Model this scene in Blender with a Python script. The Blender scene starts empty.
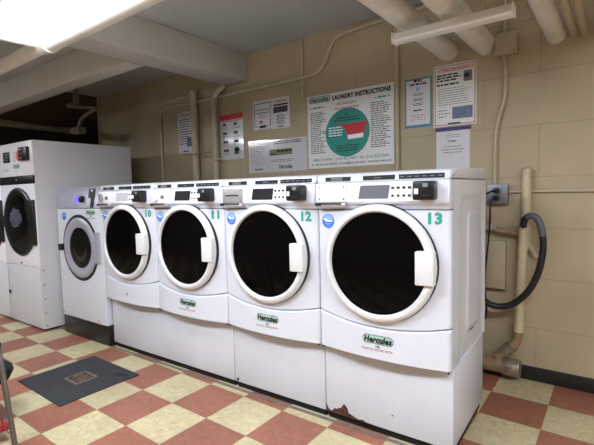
import bpy, bmesh, math, random
from mathutils import Matrix, Vector

# ------------------------------------------------------------------ camera, world, lights, exposure
scene = bpy.context.scene
COL = scene.collection
F_PX, YAW, PITCH, ROLL = 426.73, 0.6465, 0.0724, -0.0231
CAM = Vector((3.9499, -1.5187, 1.2545))
cy, sy, cp, sp = math.cos(YAW), math.sin(YAW), math.cos(PITCH), math.sin(PITCH)
fwd = Vector((-sy * cp, cy * cp, -sp))
rgt = Vector((cy, sy, 0))
upv = rgt.cross(fwd)
cr, sr = math.cos(ROLL), math.sin(ROLL)
r2, u2 = cr * rgt + sr * upv, -sr * rgt + cr * upv
cam_data = bpy.data.cameras.new('camera')
cam_data.sensor_width = 36
cam_data.lens = F_PX / 594 * 36
cam_data.clip_start = 0.02
camera = bpy.data.objects.new('camera', cam_data)
camera.matrix_world = Matrix(((r2.x, u2.x, -fwd.x, CAM.x), (r2.y, u2.y, -fwd.y, CAM.y), (r2.z, u2.z, -fwd.z, CAM.z), (0, 0, 0, 1)))
COL.objects.link(camera)
scene.camera = camera

world = bpy.data.worlds.new('world')
scene.world = world
world.use_nodes = True
world.node_tree.nodes['Background'].inputs[0].default_value = (0.5, 0.5, 0.55, 1)
world.node_tree.nodes['Background'].inputs[1].default_value = 0.02

scene.view_settings.view_transform = 'Standard'
scene.view_settings.look = 'None'
scene.view_settings.gamma = 1
scene.view_settings.use_curve_mapping = False
scene.view_settings.exposure = 0.17

LAMP = 15.0          # emission of the ceiling lamp diffusers

def area_lamp(name, loc, sx, sy_, power, color=(0.84, 0.91, 1.0)):
    d = bpy.data.lights.new(name, 'AREA')
    d.shape = 'RECTANGLE'; d.size = sx; d.size_y = sy_; d.energy = power; d.color = color
    o = bpy.data.objects.new(name, d); o.location = loc
    COL.objects.link(o)
    return o
# unseen lamps added for fill, shadow angle and glare (each hangs under its own fixture, built below)
ADDED_LAMPS = [(4.4, -1.15), (2.2, -1.35), (6.1, -0.9), (-1.75, -1.6)]
for k, (x, y) in enumerate(ADDED_LAMPS):
    area_lamp('added_fill_light', (x, y, 2.235), 1.15, 0.34, (40, 34, 18, 46)[k])

# ------------------------------------------------------------------ materials
def s2l(c):
    c = c / 255.0
    return c / 12.92 if c <= 0.04045 else ((c + 0.055) / 1.055) ** 2.4
def rgb(r, g, b): return (s2l(r), s2l(g), s2l(b), 1)

def mat(name, col, rough=0.5, metal=0.0, spec=0.5, noise=0.0, nscale=30, bump=0.0, bscale=200, emit=None, trans=0.0, coat=0.0):
    m = bpy.data.materials.new(name); m.use_nodes = True
    nt = m.node_tree; b = nt.nodes['Principled BSDF']
    b.inputs['Base Color'].default_value = col
    b.inputs['Roughness'].default_value = rough
    b.inputs['Metallic'].default_value = metal
    b.inputs['Specular IOR Level'].default_value = spec
    b.inputs['Transmission Weight'].default_value = trans
    b.inputs['Coat Weight'].default_value = coat
    tc = nt.nodes.new('ShaderNodeTexCoord')
    if noise:
        n = nt.nodes.new('ShaderNodeTexNoise'); n.inputs['Scale'].default_value = nscale; n.inputs['Detail'].default_value = 4
        nt.links.new(tc.outputs['Object'], n.inputs['Vector'])
        r = nt.nodes.new('ShaderNodeMapRange')
        r.inputs['From Min'].default_value = 0.3; r.inputs['From Max'].default_value = 0.7
        r.inputs['To Min'].default_value = 1 - noise; r.inputs['To Max'].default_value = 1 + noise * 0.4
        nt.links.new(n.outputs['Fac'], r.inputs['Value'])
        mx = nt.nodes.new('ShaderNodeMix'); mx.data_type = 'RGBA'; mx.blend_type = 'MULTIPLY'
        mx.inputs['Factor'].default_value = 1
        mx.inputs['A'].default_value = col
        nt.links.new(r.outputs['Result'], mx.inputs['B'])
        nt.links.new(mx.outputs['Result'], b.inputs['Base Color'])
    if bump:
        n = nt.nodes.new('ShaderNodeTexNoise'); n.inputs['Scale'].default_value = bscale; n.inputs['Detail'].default_value = 3
        nt.links.new(tc.outputs['Object'], n.inputs['Vector'])
        bp = nt.nodes.new('ShaderNodeBump'); bp.inputs['Strength'].default_value = bump; bp.inputs['Distance'].default_value = 0.004
        nt.links.new(n.outputs['Fac'], bp.inputs['Height'])
        nt.links.new(bp.outputs['Normal'], b.inputs['Normal'])
    if emit:
        b.inputs['Emission Color'].default_value = emit[0]
        b.inputs['Emission Strength'].default_value = emit[1]
    return m

M = {}
M['enamel'] = mat('white_enamel', rgb(216, 218, 229), 0.28, noise=0.03, nscale=6, coat=0.2)
M['enamel_bright'] = mat('bright_white_plastic', rgb(246, 244, 249), 0.3)
M['pedestal'] = mat('pedestal_enamel', rgb(210, 211, 221), 0.35, noise=0.05, nscale=8)
M['ring'] = mat('ivory_plastic', rgb(220, 219, 221), 0.3)
M['gap'] = mat('dark_rubber', rgb(28, 26, 27), 0.7)
M['black'] = mat('black_plastic', rgb(20, 19, 22), 0.35)
M['blackmatte'] = mat('black_matte', rgb(14, 13, 14), 0.75)
M['glass'] = mat('tinted_door_glass', rgb(6, 5, 6), 0.06, spec=0.09)
M['clearglass'] = mat('clear_door_glass', (0.75, 0.78, 0.8, 1), 0.03, trans=1.0)
M['clearglass'].node_tree.nodes['Principled BSDF'].inputs['IOR'].default_value = 1.2
M['drum'] = mat('steel_drum', rgb(170, 165, 160), 0.35, metal=0.7, noise=0.3, nscale=60)
M['silver'] = mat('silver_plastic', rgb(160, 160, 178), 0.4, metal=0.15)
M['silverring'] = mat('grey_door_plastic', rgb(168, 167, 180), 0.35, metal=0.1)
M['lcd'] = mat('silver_display_window', rgb(150, 155, 170), 0.2, metal=0.6)
M['lcd_dark'] = mat('dark_display_window', rgb(44, 44, 50), 0.15)
M['lcd_pale'] = mat('pale_display_window', rgb(205, 206, 215), 0.2)
M['chrome'] = mat('coin_plate_metal', rgb(190, 185, 188), 0.35, metal=0.5)
M['plate'] = mat('white_metal_plate', rgb(240, 238, 240), 0.3)
M['teal'] = mat('teal_vinyl', rgb(48, 160, 142), 0.5)
M['tealdark'] = mat('teal_print', rgb(28, 140, 128), 0.5)
M['blue'] = mat('blue_vinyl', rgb(52, 108, 212), 0.45)
M['bluelight'] = mat('light_blue_vinyl', rgb(140, 178, 236), 0.45)
M['whitevinyl'] = mat('white_vinyl', rgb(240, 240, 245), 0.45)
M['green'] = mat('green_print', rgb(52, 108, 84), 0.5)
M['mint'] = mat('pale_green_vinyl', rgb(172, 198, 188), 0.5)
M['ink'] = mat('black_ink', rgb(26, 25, 28), 0.6)
M['greyink'] = mat('grey_ink', rgb(112, 108, 112), 0.6)
M['red'] = mat('red_print', rgb(190, 40, 44), 0.5)
M['redink'] = mat('red_ink', rgb(176, 84, 84), 0.6)
M['paper'] = mat('white_paper', rgb(214, 212, 220), 0.45)
M['laminate'] = mat('laminated_paper', rgb(206, 204, 210), 0.12, bump=0.5, bscale=7, coat=0.5)
M['board'] = mat('white_sign_board', rgb(226, 226, 226), 0.4)
M['purple'] = mat('purple_tape', rgb(58, 40, 110), 0.5)
M['bluegreen'] = mat('blue_border_print', rgb(70, 128, 168), 0.5)
M['photo'] = mat('photo_print', rgb(92, 106, 140), 0.4, noise=0.4, nscale=60)
M['greyphoto'] = mat('dark_photo_print', rgb(60, 60, 66), 0.4, noise=0.4, nscale=80)
M['olive'] = mat('olive_print', rgb(120, 128, 96), 0.5)
M['rust'] = mat('rusty_steel', rgb(84, 52, 42), 0.9, noise=0.6, nscale=70, bump=0.6, bscale=120)
M['pipewhite'] = mat('white_pipe_lagging', rgb(226, 223, 216), 0.65, noise=0.12, nscale=9, bump=0.2, bscale=40)
M['pipetan'] = mat('painted_pipe', rgb(186, 174, 150), 0.5, noise=0.1, nscale=12)
M['pipecream'] = mat('cream_plastic_pipe', rgb(198, 184, 152), 0.4, noise=0.15, nscale=14)
M['pipebrown'] = mat('brown_pipe', rgb(150, 122, 92), 0.6, noise=0.3, nscale=20)
M['foil'] = mat('foil_tape', rgb(160, 145, 128), 0.4, metal=0.5, noise=0.4, nscale=60, bump=1.0, bscale=70)
M['boxtan'] = mat('painted_steel_box', rgb(178, 165, 138), 0.5)
M['outlet'] = mat('grey_outlet_steel', rgb(130, 133, 142), 0.4, metal=0.4, noise=0.2, nscale=50)
M['hose'] = mat('black_hose', rgb(18, 18, 21), 0.5)
M['fixture'] = mat('white_lamp_housing', rgb(232, 230, 226), 0.45)
M['mat'] = mat('black_rubber_mat', rgb(46, 47, 52), 0.75, noise=0.35, nscale=14, bump=0.5, bscale=150)
M['drain'] = mat('worn_drain_metal', rgb(128, 112, 98), 0.55, metal=0.5, noise=0.5, nscale=40)
M['dryer'] = mat('dryer_enamel', rgb(209, 208, 213), 0.4, noise=0.03, nscale=5)
M['dryerwhite'] = mat('dryer_front_enamel', rgb(240, 238, 246), 0.3)
M['lampglow'] = mat('lamp_diffuser', (1, 1, 1, 1), 0.4, emit=((0.88, 0.94, 1.0, 1), LAMP))
M['violetlight'] = mat('violet_lit_display', rgb(120, 100, 240), 0.4, emit=(rgb(120, 105, 255), 0.8))
M['steel'] = mat('dull_steel_tube', rgb(120, 112, 108), 0.35, metal=0.8)
M['redcloth'] = mat('red_cloth', rgb(190, 40, 36), 0.9)
M['lint'] = mat('towel_cloth', rgb(160, 150, 168), 0.95, noise=0.3, nscale=40, bump=1, bscale=60)

def wall_mat(name, base, mortar, horizontal='x'):
    m = bpy.data.materials.new(name); m.use_nodes = True
    nt = m.node_tree; b = nt.nodes['Principled BSDF']; L = nt.links.new
    geo = nt.nodes.new('ShaderNodeNewGeometry')
    sep = nt.nodes.new('ShaderNodeSeparateXYZ'); L(geo.outputs['Position'], sep.inputs[0])
    cmb = nt.nodes.new('ShaderNodeCombineXYZ')
    L(sep.outputs['X' if horizontal == 'x' else 'Y'], cmb.inputs[0])
    ad = nt.nodes.new('ShaderNodeMath'); ad.operation = 'ADD'; ad.inputs[1].default_value = -0.022 + 0.3226 * 10
    L(sep.outputs['Z'], ad.inputs[0]); L(ad.outputs[0], cmb.inputs[1])
    br = nt.nodes.new('ShaderNodeTexBrick')
    br.inputs['Scale'].default_value = 1
    br.inputs['Brick Width'].default_value = 0.645; br.inputs['Row Height'].default_value = 0.3226
    br.inputs['Mortar Size'].default_value = 0.0025; br.inputs['Mortar Smooth'].default_value = 0.5
    br.inputs['Color1'].default_value = base
    br.inputs['Color2'].default_value = tuple(c * 0.985 for c in base[:3]) + (1,)
    br.inputs['Mortar'].default_value = mortar
    L(cmb.outputs[0], br.inputs['Vector'])
    n = nt.nodes.new('ShaderNodeTexNoise'); n.inputs['Scale'].default_value = 2.2; n.inputs['Detail'].default_value = 6
    L(geo.outputs['Position'], n.inputs['Vector'])
    r = nt.nodes.new('ShaderNodeMapRange'); r.inputs['From Min'].default_value = 0.3; r.inputs['From Max'].default_value = 0.7
    r.inputs['To Min'].default_value = 0.88; r.inputs['To Max'].default_value = 1.06
    L(n.outputs['Fac'], r.inputs['Value'])
    mx = nt.nodes.new('ShaderNodeMix'); mx.data_type = 'RGBA'; mx.blend_type = 'MULTIPLY'; mx.inputs['Factor'].default_value = 1
    L(br.outputs['Color'], mx.inputs['A']); L(r.outputs['Result'], mx.inputs['B'])
    L(mx.outputs['Result'], b.inputs['Base Color'])
    b.inputs['Roughness'].default_value = 0.55
    n2 = nt.nodes.new('ShaderNodeTexNoise'); n2.inputs['Scale'].default_value = 55; n2.inputs['Detail'].default_value = 5
    L(geo.outputs['Position'], n2.inputs['Vector'])
    b1 = nt.nodes.new('ShaderNodeBump'); b1.inputs['Strength'].default_value = 0.35; b1.inputs['Distance'].default_value = 0.004
    L(n2.outputs['Fac'], b1.inputs['Height'])
    b2 = nt.nodes.new('ShaderNodeBump'); b2.invert = True; b2.inputs['Strength'].default_value = 0.35; b2.inputs['Distance'].default_value = 0.006
    L(br.outputs['Fac'], b2.inputs['Height']); L(b1.outputs['Normal'], b2.inputs['Normal'])
    L(b2.outputs['Normal'], b.inputs['Normal'])
    return m
M['wall'] = wall_mat('tan_painted_block', rgb(180, 164, 136), rgb(154, 139, 112))
M['wallside'] = wall_mat('tan_painted_block_side', rgb(180, 164, 136), rgb(154, 139, 112), 'y')
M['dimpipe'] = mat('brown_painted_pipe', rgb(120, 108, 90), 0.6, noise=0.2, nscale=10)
M['wallshade'] = wall_mat('shade_toned_block', rgb(74, 60, 46), rgb(50, 40, 32))  # darkness of the unlit recess put into the block colour
M['wallshadeside'] = wall_mat('shade_toned_block_side', rgb(74, 60, 46), rgb(50, 40, 32), 'y')
M['ceil'] = mat('ceiling_paint', rgb(184, 186, 184), 0.7, noise=0.1, nscale=2.5, bump=0.3, bscale=60)
M['beam'] = mat('beam_paint', rgb(197, 194, 187), 0.65, noise=0.08, nscale=3, bump=0.2, bscale=50)
M['base'] = mat('black_vinyl_base', rgb(30, 27, 26), 0.55)

def floor_mat():
    m = bpy.data.materials.new('checkered_vinyl_tile'); m.use_nodes = True
    nt = m.node_tree; b = nt.nodes['Principled BSDF']; L = nt.links.new
    geo = nt.nodes.new('ShaderNodeNewGeometry')
    sc = nt.nodes.new('ShaderNodeVectorMath'); sc.operation = 'SCALE'; sc.inputs['Scale'].default_value = 1 / 0.3048
    L(geo.outputs['Position'], sc.inputs[0])
    def math_(op, a, bb=None):
        n = nt.nodes.new('ShaderNodeMath'); n.operation = op
        for i, v in enumerate((a, bb)):
            if v is None: continue
            if isinstance(v, (int, float)): n.inputs[i].default_value = v
            else: L(v, n.inputs[i])
        return n.outputs[0]
    sep = nt.nodes.new('ShaderNodeSeparateXYZ'); L(sc.outputs[0], sep.inputs[0])
    fx, fy = math_('FLOOR', sep.outputs['X']), math_('FLOOR', sep.outputs['Y'])
    par = math_('FLOORED_MODULO', math_('ADD', fx, fy), 2)
    cell = nt.nodes.new('ShaderNodeCombineXYZ'); L(fx, cell.inputs[0]); L(fy, cell.inputs[1])
    wn = nt.nodes.new('ShaderNodeTexWhiteNoise'); wn.noise_dimensions = '3D'; L(cell.outputs[0], wn.inputs['Vector'])
    mix = nt.nodes.new('ShaderNodeMix'); mix.data_type = 'RGBA'
    L(par, mix.inputs['Factor'])
    mix.inputs['A'].default_value = rgb(156, 100, 80)
    mix.inputs['B'].default_value = rgb(198, 184, 146)
    n1 = nt.nodes.new('ShaderNodeTexNoise'); n1.inputs['Scale'].default_value = 28; n1.inputs['Detail'].default_value = 6; n1.inputs['Distortion'].default_value = 1.2
    L(geo.outputs['Position'], n1.inputs['Vector'])
    r1 = nt.nodes.new('ShaderNodeMapRange'); r1.inputs['From Min'].default_value = 0.3; r1.inputs['From Max'].default_value = 0.7
    r1.inputs['To Min'].default_value = 0.78; r1.inputs['To Max'].default_value = 1.08
    L(n1.outputs['Fac'], r1.inputs['Value'])
    n2 = nt.nodes.new('ShaderNodeTexNoise'); n2.inputs['Scale'].default_value = 3.5; n2.inputs['Detail'].default_value = 5
    L(geo.outputs['Position'], n2.inputs['Vector'])
    r2_ = nt.nodes.new('ShaderNodeMapRange'); r2_.inputs['From Min'].default_value = 0.3; r2_.inputs['From Max'].default_value = 0.7
    r2_.inputs['To Min'].default_value = 0.86; r2_.inputs['To Max'].default_value = 1.05
    L(n2.outputs['Fac'], r2_.inputs['Value'])
    tile = math_('ADD', math_('MULTIPLY', wn.outputs['Value'], 0.14), 0.9)
    # dark seams between tiles
    dx = math_('ABSOLUTE', math_('SUBTRACT', math_('FRACT', sep.outputs['X']), 0.5))
    dy = math_('ABSOLUTE', math_('SUBTRACT', math_('FRACT', sep.outputs['Y']), 0.5))
    seam = math_('GREATER_THAN', math_('MAXIMUM', dx, dy), 0.4945)
    sm = math_('SUBTRACT', 1, math_('MULTIPLY', seam, 0.35))
    fac = math_('MULTIPLY', math_('MULTIPLY', r1.outputs['Result'], r2_.outputs['Result']), math_('MULTIPLY', tile, sm))
    mx = nt.nodes.new('ShaderNodeMix'); mx.data_type = 'RGBA'; mx.blend_type = 'MULTIPLY'; mx.inputs['Factor'].default_value = 1
    L(mix.outputs['Result'], mx.inputs['A']); L(fac, mx.inputs['B'])
    L(mx.outputs['Result'], b.inputs['Base Color'])
    b.inputs['Roughness'].default_value = 0.42
    bp = nt.nodes.new('ShaderNodeBump'); bp.inputs['Strength'].default_value = 0.15; bp.inputs['Distance'].default_value = 0.003
    L(n1.outputs['Fac'], bp.inputs['Height']); L(bp.outputs['Normal'], b.inputs['Normal'])
    return m
M['floor'] = floor_mat()

# ------------------------------------------------------------------ helpers
def link(name, me, m, parent=None, loc=None, smooth=False):
    if m is not None and not me.materials:
        for k in (m if isinstance(m, (list, tuple)) else [m]): me.materials.append(k)
    if smooth:
        for p in me.polygons: p.use_smooth = True
    o = bpy.data.objects.new(name, me)
    COL.objects.link(o)
    if parent: o.parent = parent
    if loc: o.location = loc
    return o

def from_bm(name, bm, m, parent=None, smooth=False, loc=None):
    bmesh.ops.recalc_face_normals(bm, faces=bm.faces)
    me = bpy.data.meshes.new(name); bm.to_mesh(me); bm.free()
    o = link(name, me, m, parent, loc, smooth)
    if smooth:
        try: me.set_sharp_from_angle(angle=math.radians(38))
        except Exception: pass
    return o

def add_box(bm, a, b, bev=0.0, seg=2, mi=0):
    c = [(a[i] + b[i]) / 2 for i in range(3)]; s = [abs(b[i] - a[i]) for i in range(3)]
    r = bmesh.ops.create_cube(bm, size=1, matrix=Matrix.Translation(c) @ Matrix.Diagonal((*s, 1)))
    vs = r['verts']
    fs = list({f for v in vs for f in v.link_faces})
    if bev:
        es = list({e for v in vs for e in v.link_edges})
        rr = bmesh.ops.bevel(bm, geom=es, offset=min(bev, min(s) * 0.49), segments=seg, affect='EDGES', profile=0.5)
        fs = [f for f in rr['faces']] + [f for f in fs if f.is_valid]
    for f in fs:
        if f.is_valid: f.material_index = mi
    return bm

def box(name, a, b, m, parent=None, bev=0.0, seg=2, smooth=None):
    bm = bmesh.new(); add_box(bm, a, b, bev, seg)
    return from_bm(name, bm, m, parent, smooth=bool(bev) if smooth is None else smooth)

def catmull(pts, n=8):
    P = [Vector(p) for p in pts]; out = []
    for i in range(len(P) - 1):
        p0 = P[i - 1] if i else P[0]; p1, p2_ = P[i], P[i + 1]; p3 = P[i + 2] if i + 2 < len(P) else P[-1]
        for k in range(n):
            t = k / n
            out.append(0.5 * ((2 * p1) + (-p0 + p2_) * t + (2 * p0 - 5 * p1 + 4 * p2_ - p3) * t * t + (-p0 + 3 * p1 - 3 * p2_ + p3) * t ** 3))
    out.append(P[-1]); return out

def add_tube(bm, pts, r, n=16, cap=True):
    P = [Vector(p) for p in pts]
    rings = []; side = None
    for i, p in enumerate(P):
        t = (P[min(i + 1, len(P) - 1)] - P[max(i - 1, 0)]).normalized()
        if side is None:
            side = t.orthogonal().normalized()
        side = (side - t * side.dot(t)).normalized()
        up = t.cross(side)
        rr = r[i] if isinstance(r, (list, tuple)) else r
        rings.append([bm.verts.new(p + rr * (math.cos(2 * math.pi * k / n) * side + math.sin(2 * math.pi * k / n) * up)) for k in range(n)])
    for a, b in zip(rings, rings[1:]):
        for k in range(n):
            bm.faces.new((a[k], a[(k + 1) % n], b[(k + 1) % n], b[k]))
    if cap:
        bm.faces.new(rings[0]); bm.faces.new(rings[-1])
    return bm

def tube(name, pts, r, m, parent=None, n=16):
    bm = bmesh.new(); add_tube(bm, pts, r, n)
    return from_bm(name, bm, m, parent, smooth=True)

def add_lathe(bm, prof, c, n=64, close=False):
    """profile (radius, y) turned about the y axis through c"""
    rings = []
    for r, y in prof:
        if r < 1e-5: rings.append([bm.verts.new((c[0], y, c[2]))])
        else: rings.append([bm.verts.new((c[0] + r * math.cos(2 * math.pi * k / n), y, c[2] + r * math.sin(2 * math.pi * k / n))) for k in range(n)])
    pairs = list(zip(rings, rings[1:])) + ([(rings[-1], rings[0])] if close else [])
    for a, b in pairs:
        for k in range(n):
            k2 = (k + 1) % n
            if len(a) == 1 and len(b) == 1: continue
            if len(a) == 1: bm.faces.new((a[0], b[k], b[k2]))
            elif len(b) == 1: bm.faces.new((a[k], a[k2], b[0]))
            else: bm.faces.new((a[k], a[k2], b[k2], b[k]))
    return bm

def lathe(name, prof, c, m, parent=None, n=64, close=False):
    bm = bmesh.new(); add_lathe(bm, prof, c, n, close)
    return from_bm(name, bm, m, parent, smooth=True)

def extrude_profile(name, prof, x0, x1, m, parent=None, smooth=True, bev=0.0):
    """closed (y,z) outline swept along x"""
    bm = bmesh.new()
    a = [bm.verts.new((x0, y, z)) for y, z in prof]; b = [bm.verts.new((x1, y, z)) for y, z in prof]
    n = len(prof)
    for k in range(n): bm.faces.new((a[k], a[(k + 1) % n], b[(k + 1) % n], b[k]))
    fa = bm.faces.new(a); fb = bm.faces.new(b)
    if bev:
        es = list(set(fa.edges) | set(fb.edges))
        bmesh.ops.bevel(bm, geom=es, offset=bev, segments=3, affect='EDGES', profile=0.5)
    return from_bm(name, bm, m, parent, smooth=smooth)

def poly(name, pts, y0, y1, m, parent=None):
    """(x,z) outline extruded from y0 to y1"""
    bm = bmesh.new()
    a = [bm.verts.new((x, y0, z)) for x, z in pts]; b = [bm.verts.new((x, y1, z)) for x, z in pts]
    n = len(pts)
    for k in range(n): bm.faces.new((a[k], a[(k + 1) % n], b[(k + 1) % n], b[k]))
    bm.faces.new(a); bm.faces.new(b)
    return from_bm(name, bm, m, parent)

def disc_pts(cx, cz, rx, rz, n=40, a0=0, a1=2 * math.pi):
    return [(cx + rx * math.cos(a0 + (a1 - a0) * k / n), cz + rz * math.sin(a0 + (a1 - a0) * k / n)) for k in range(n if abs(a1 - a0 - 2 * math.pi) < 1e-6 else n + 1)]

def capsule_pts(x0, x1, z0, z1, n=10):
    r = (z1 - z0) / 2; cz = (z0 + z1) / 2
    p = [(x1 - r + r * math.cos(-math.pi / 2 + math.pi * k / n), cz + r * math.sin(-math.pi / 2 + math.pi * k / n)) for k in range(n + 1)]
    p += [(x0 + r + r * math.cos(math.pi / 2 + math.pi * k / n), cz + r * math.sin(math.pi / 2 + math.pi * k / n)) for k in range(n + 1)]
    return p

def add_text(bm, s, x0, x1, z0, z1, y, bold=0.0, shear=0.0, mi=0):
    """lettering stretched to fill the rectangle x0..x1, z0..z1 (cap height), facing -y"""
    cu = bpy.data.curves.new('lettering', 'FONT'); cu.body = s; cu.size = 1; cu.offset = bold; cu.shear = shear; cu.space_character = 1.08
    cu.extrude = 0.01; cu.resolution_u = 2
    ob = bpy.data.objects.new('lettering_tmp', cu); COL.objects.link(ob)
    bpy.context.view_layer.update()
    dg = bpy.context.evaluated_depsgraph_get()
    me = bpy.data.meshes.new_from_object(ob.evaluated_get(dg))
    bpy.data.objects.remove(ob); bpy.data.curves.remove(cu)
    if not me.vertices: return bm
    xs = [v.co.x for v in me.vertices]; ys = [v.co.y for v in me.vertices]
    ax, bx_ = min(xs), max(xs); ay, by = min(ys), max(ys)
    off = len(bm.verts)
    tmp = bmesh.new(); tmp.from_mesh(me); bpy.data.meshes.remove(me)
    for v in tmp.verts:
        X = x0 + (v.co.x - ax) / (bx_ - ax) * (x1 - x0); Z = z0 + (v.co.y - ay) / (by - ay) * (z1 - z0)
        v.co = Vector((X, y + (0.0004 if v.co.z < 0 else 0.0), Z))
    for f in tmp.faces: f.material_index = mi
    me2 = bpy.data.meshes.new('lettering_tmp'); tmp.to_mesh(me2); tmp.free()
    bm.from_mesh(me2); bpy.data.meshes.remove(me2)
    return bm

def text(name, s, x0, x1, z0, z1, y, m, parent=None, bold=0.0, shear=0.0, bend=None):
    bm = bmesh.new(); add_text(bm, s, x0, x1, z0, z1, y, bold, shear)
    if bend:
        for v in bm.verts: v.co.y += bend(v.co.x)
    return from_bm(name, bm, m, parent)

def add_lines(bm, x0, x1, z0, z1, rows, y, rng, fill=0.5, mi=0, ragged=0.3, centre=False):
    """rows of small illegible print: word-long dashes"""
    h = (z1 - z0) / rows
    for k in range(rows):
        z = z1 - (k + 0.5) * h
        w = (x1 - x0) * (1 - ragged * rng.random())
        a = x0 + ((x1 - x0) - w) / 2 if centre else x0
        x = a
        while x < a + w - 0.004:
            l = min((0.012 + 0.03 * rng.random()), a + w - x)
            add_box(bm, (x, y, z - h * fill / 2), (x + l, y + 0.0004, z + h * fill / 2), mi=mi)
            x += l + 0.006
    return bm

def tag(o, label, cat, group=None):
    o['label'] = label; o['category'] = cat
    if group: o['group'] = group
    return o
def thing(name, label, cat, loc=(0, 0, 0), rz=0, group=None):
    o = bpy.data.objects.new(name, None); COL.objects.link(o)
    o.location = loc; o.rotation_euler = (0, 0, rz); o.empty_display_size = 0.1
    return tag(o, label, cat, group)
def struct(o): o['kind'] = 'structure'; return o
def sbox(name, a, b, m, bev=0): return struct(box(name, a, b, m, bev=bev))

# ------------------------------------------------------------------ the setting
WY = 1.53; CZ = 2.56
sbox('floor', (-5, -4.2, -0.1), (7.2, 4.1, 0), M['floor'])
sbox('ceiling', (-5, -4.2, CZ), (7.2, 4.1, CZ + 0.1), M['ceil'])
sbox('wall_back', (-1.655, WY, 0), (7.2, WY + 0.2, CZ), M['wall'])
sbox('wall_recess_side', (-1.655, WY + 0.2, 0), (-1.455, 3.9, CZ), M['wallshadeside'])
sbox('wall_recess_back', (-5, 3.9, 0), (-1.455, 4.1, CZ), M['wallshade'])
sbox('wall_left', (-5.2, -4.2, 0), (-5, 4.1, CZ), M['wallshadeside'])
sbox('wall_right', (7.2, -4.2, 0), (7.4, 1.73, CZ), M['wallside'])
sbox('wall_front', (-5, -4.4, 0), (7.2, -4.2, CZ), M['wall'])
sbox('baseboard_back', (2.2, WY - 0.012, 0), (7.2, WY, 0.092), M['base'], 0.004)
BX0, BX1, BZ = 0.83, 1.11, 2.305
sbox('beam_cross', (BX0, -4.2, BZ), (BX1, WY, CZ), M['beam'], 0.012)
sbox('beam_long', (-5, 0.43, 2.30), (BX0, 0.595, CZ), M['beam'], 0.012)

sbox('ceiling_recess_shade', (-5, 0.60, CZ - 0.015), (-1.60, 3.9, CZ), M['wallshade'])  # dark sheet added under the ceiling to paint the recess shade
# machine row frame
X0, Y0, TH = 0.6138, 0.3306, 0.0283
W = 0.69
cT, sT = math.cos(TH), math.sin(TH)
def row(x, y=0.0, z=0.0): return (X0 + x * cT - y * sT, Y0 + x * sT + y * cT, z)

# grey strip where the floor meets the machine plinths
bm = bmesh.new(); add_box(bm, (0, -0.026, 0.0005), (2.76, -0.004, 0.004), 0.001)
o = from_bm('trim_1', bm, mat('grey_floor_strip', rgb(120, 112, 108), 0.6, noise=0.3, nscale=30)); o.location = row(0); o.rotation_euler.z = TH; struct(o)

# ------------------------------------------------------------------ front-loading washers 10..13
def smooth(a, b, t):
    t = max(0, min(1, (t - a) / (b - a))); return t * t * (3 - 2 * t)
WB = 0.686
def bow(x, b, r=0.014):
    t = (x - WB / 2) / (WB / 2)
    e = min(x, WB - x)
    edge = 0 if e >= r else r - math.sqrt(max(0, r * r - (r - e) ** 2))
    return b * (1 - t * t) - edge
def seam_z(x):
    t = (x - WB / 2) / (WB / 2); return 0.628 - 0.044 * (1 - t * t)

def panel(name, zlo, zhi, b, m, parent, nx=40, nz=10, y=-0.043, yb=-0.01, edge=0.006):
    bm = bmesh.new(); fr = []; 
    for i in range(nx + 1):
        u = i / nx; x = WB * (0.5 - 0.5 * math.cos(math.pi * u))
        colm = []
        for j in range(nz + 1):
            v = j / nz; v = 0.5 - 0.5 * math.cos(math.pi * v)
            zl, zh = zlo(x), zhi(x); z = zl + (zh - zl) * v
            e = min(z - zl, zh - z); rr = 0 if e >= edge else edge - math.sqrt(max(0, edge ** 2 - (edge - e) ** 2))
            colm.append(bm.verts.new((x, y - bow(x, b) + rr, z)))
        fr.append(colm)
    for i in range(nx):
        for j in range(nz): bm.faces.new((fr[i][j], fr[i + 1][j], fr[i + 1][j + 1], fr[i][j + 1]))
    bd = [e for e in bm.edges if e.is_boundary]
    ex = bmesh.ops.extrude_edge_only(bm, edges=bd)
    nv = [g for g in ex['geom'] if isinstance(g, bmesh.types.BMVert)]
    for v in nv: v.co.y = yb
    ne = [g for g in ex['geom'] if isinstance(g, bmesh.types.BMEdge) and all(v in nv for v in g.verts)]
    bmesh.ops.holes_fill(bm, edges=[e for e in bm.edges if e.is_boundary], sides=0)
    return from_bm(name, bm, m, parent, smooth=True)

def rrect_sdf(y, z, cy_, cz_, hy, hz, r):
    qx, qz = abs(y - cy_) - hy + r, abs(z - cz_) - hz + r
    return math.hypot(max(qx, 0), max(qz, 0)) + min(max(qx, qz), 0) - r

def cabinet(parent):
    """main body with pressed relief on both side sheets"""
    bm = bmesh.new(); y0, y1, z0, z1 = -0.012, 0.64, 0.427, 1.293
    add_box(bm, (0.006, y0, z0), (WB - 0.012, y1, z1))
    for sx in (0, 1):
        g = []; ny, nz = 46, 70
        for i in range(ny + 1):
            c = []
            for j in range(nz + 1):
                y = y0 + (y1 - y0) * i / ny; z = z0 + (z1 - z0) * j / nz
                k = (z - 0.8) / 0.45
                d1 = rrect_sdf(y, z, 0.365, 0.81, 0.245 - 0.01 * k, 0.40, 0.06)
                d2 = rrect_sdf(y, z, 0.385, 0.83, 0.13 - 0.012 * k, 0.30, 0.05)
                h = -0.008 * (1 - smooth(-0.010, 0.010, d1)) + 0.008 * (1 - smooth(-0.012, 0.008, d2))
                x = (WB + 0.0 + h) if sx else (0.0 - 0 * h)
                if sx == 0: x = 0.0
                c.append(bm.verts.new((x if sx else 0.0, y, z)))
            g.append(c)
        for i in range(ny):
            for j in range(nz): bm.faces.new((g[i][j], g[i + 1][j], g[i + 1][j + 1], g[i][j + 1]))
    return from_bm('cabinet', bm, M['enamel'], parent, smooth=True)

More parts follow.
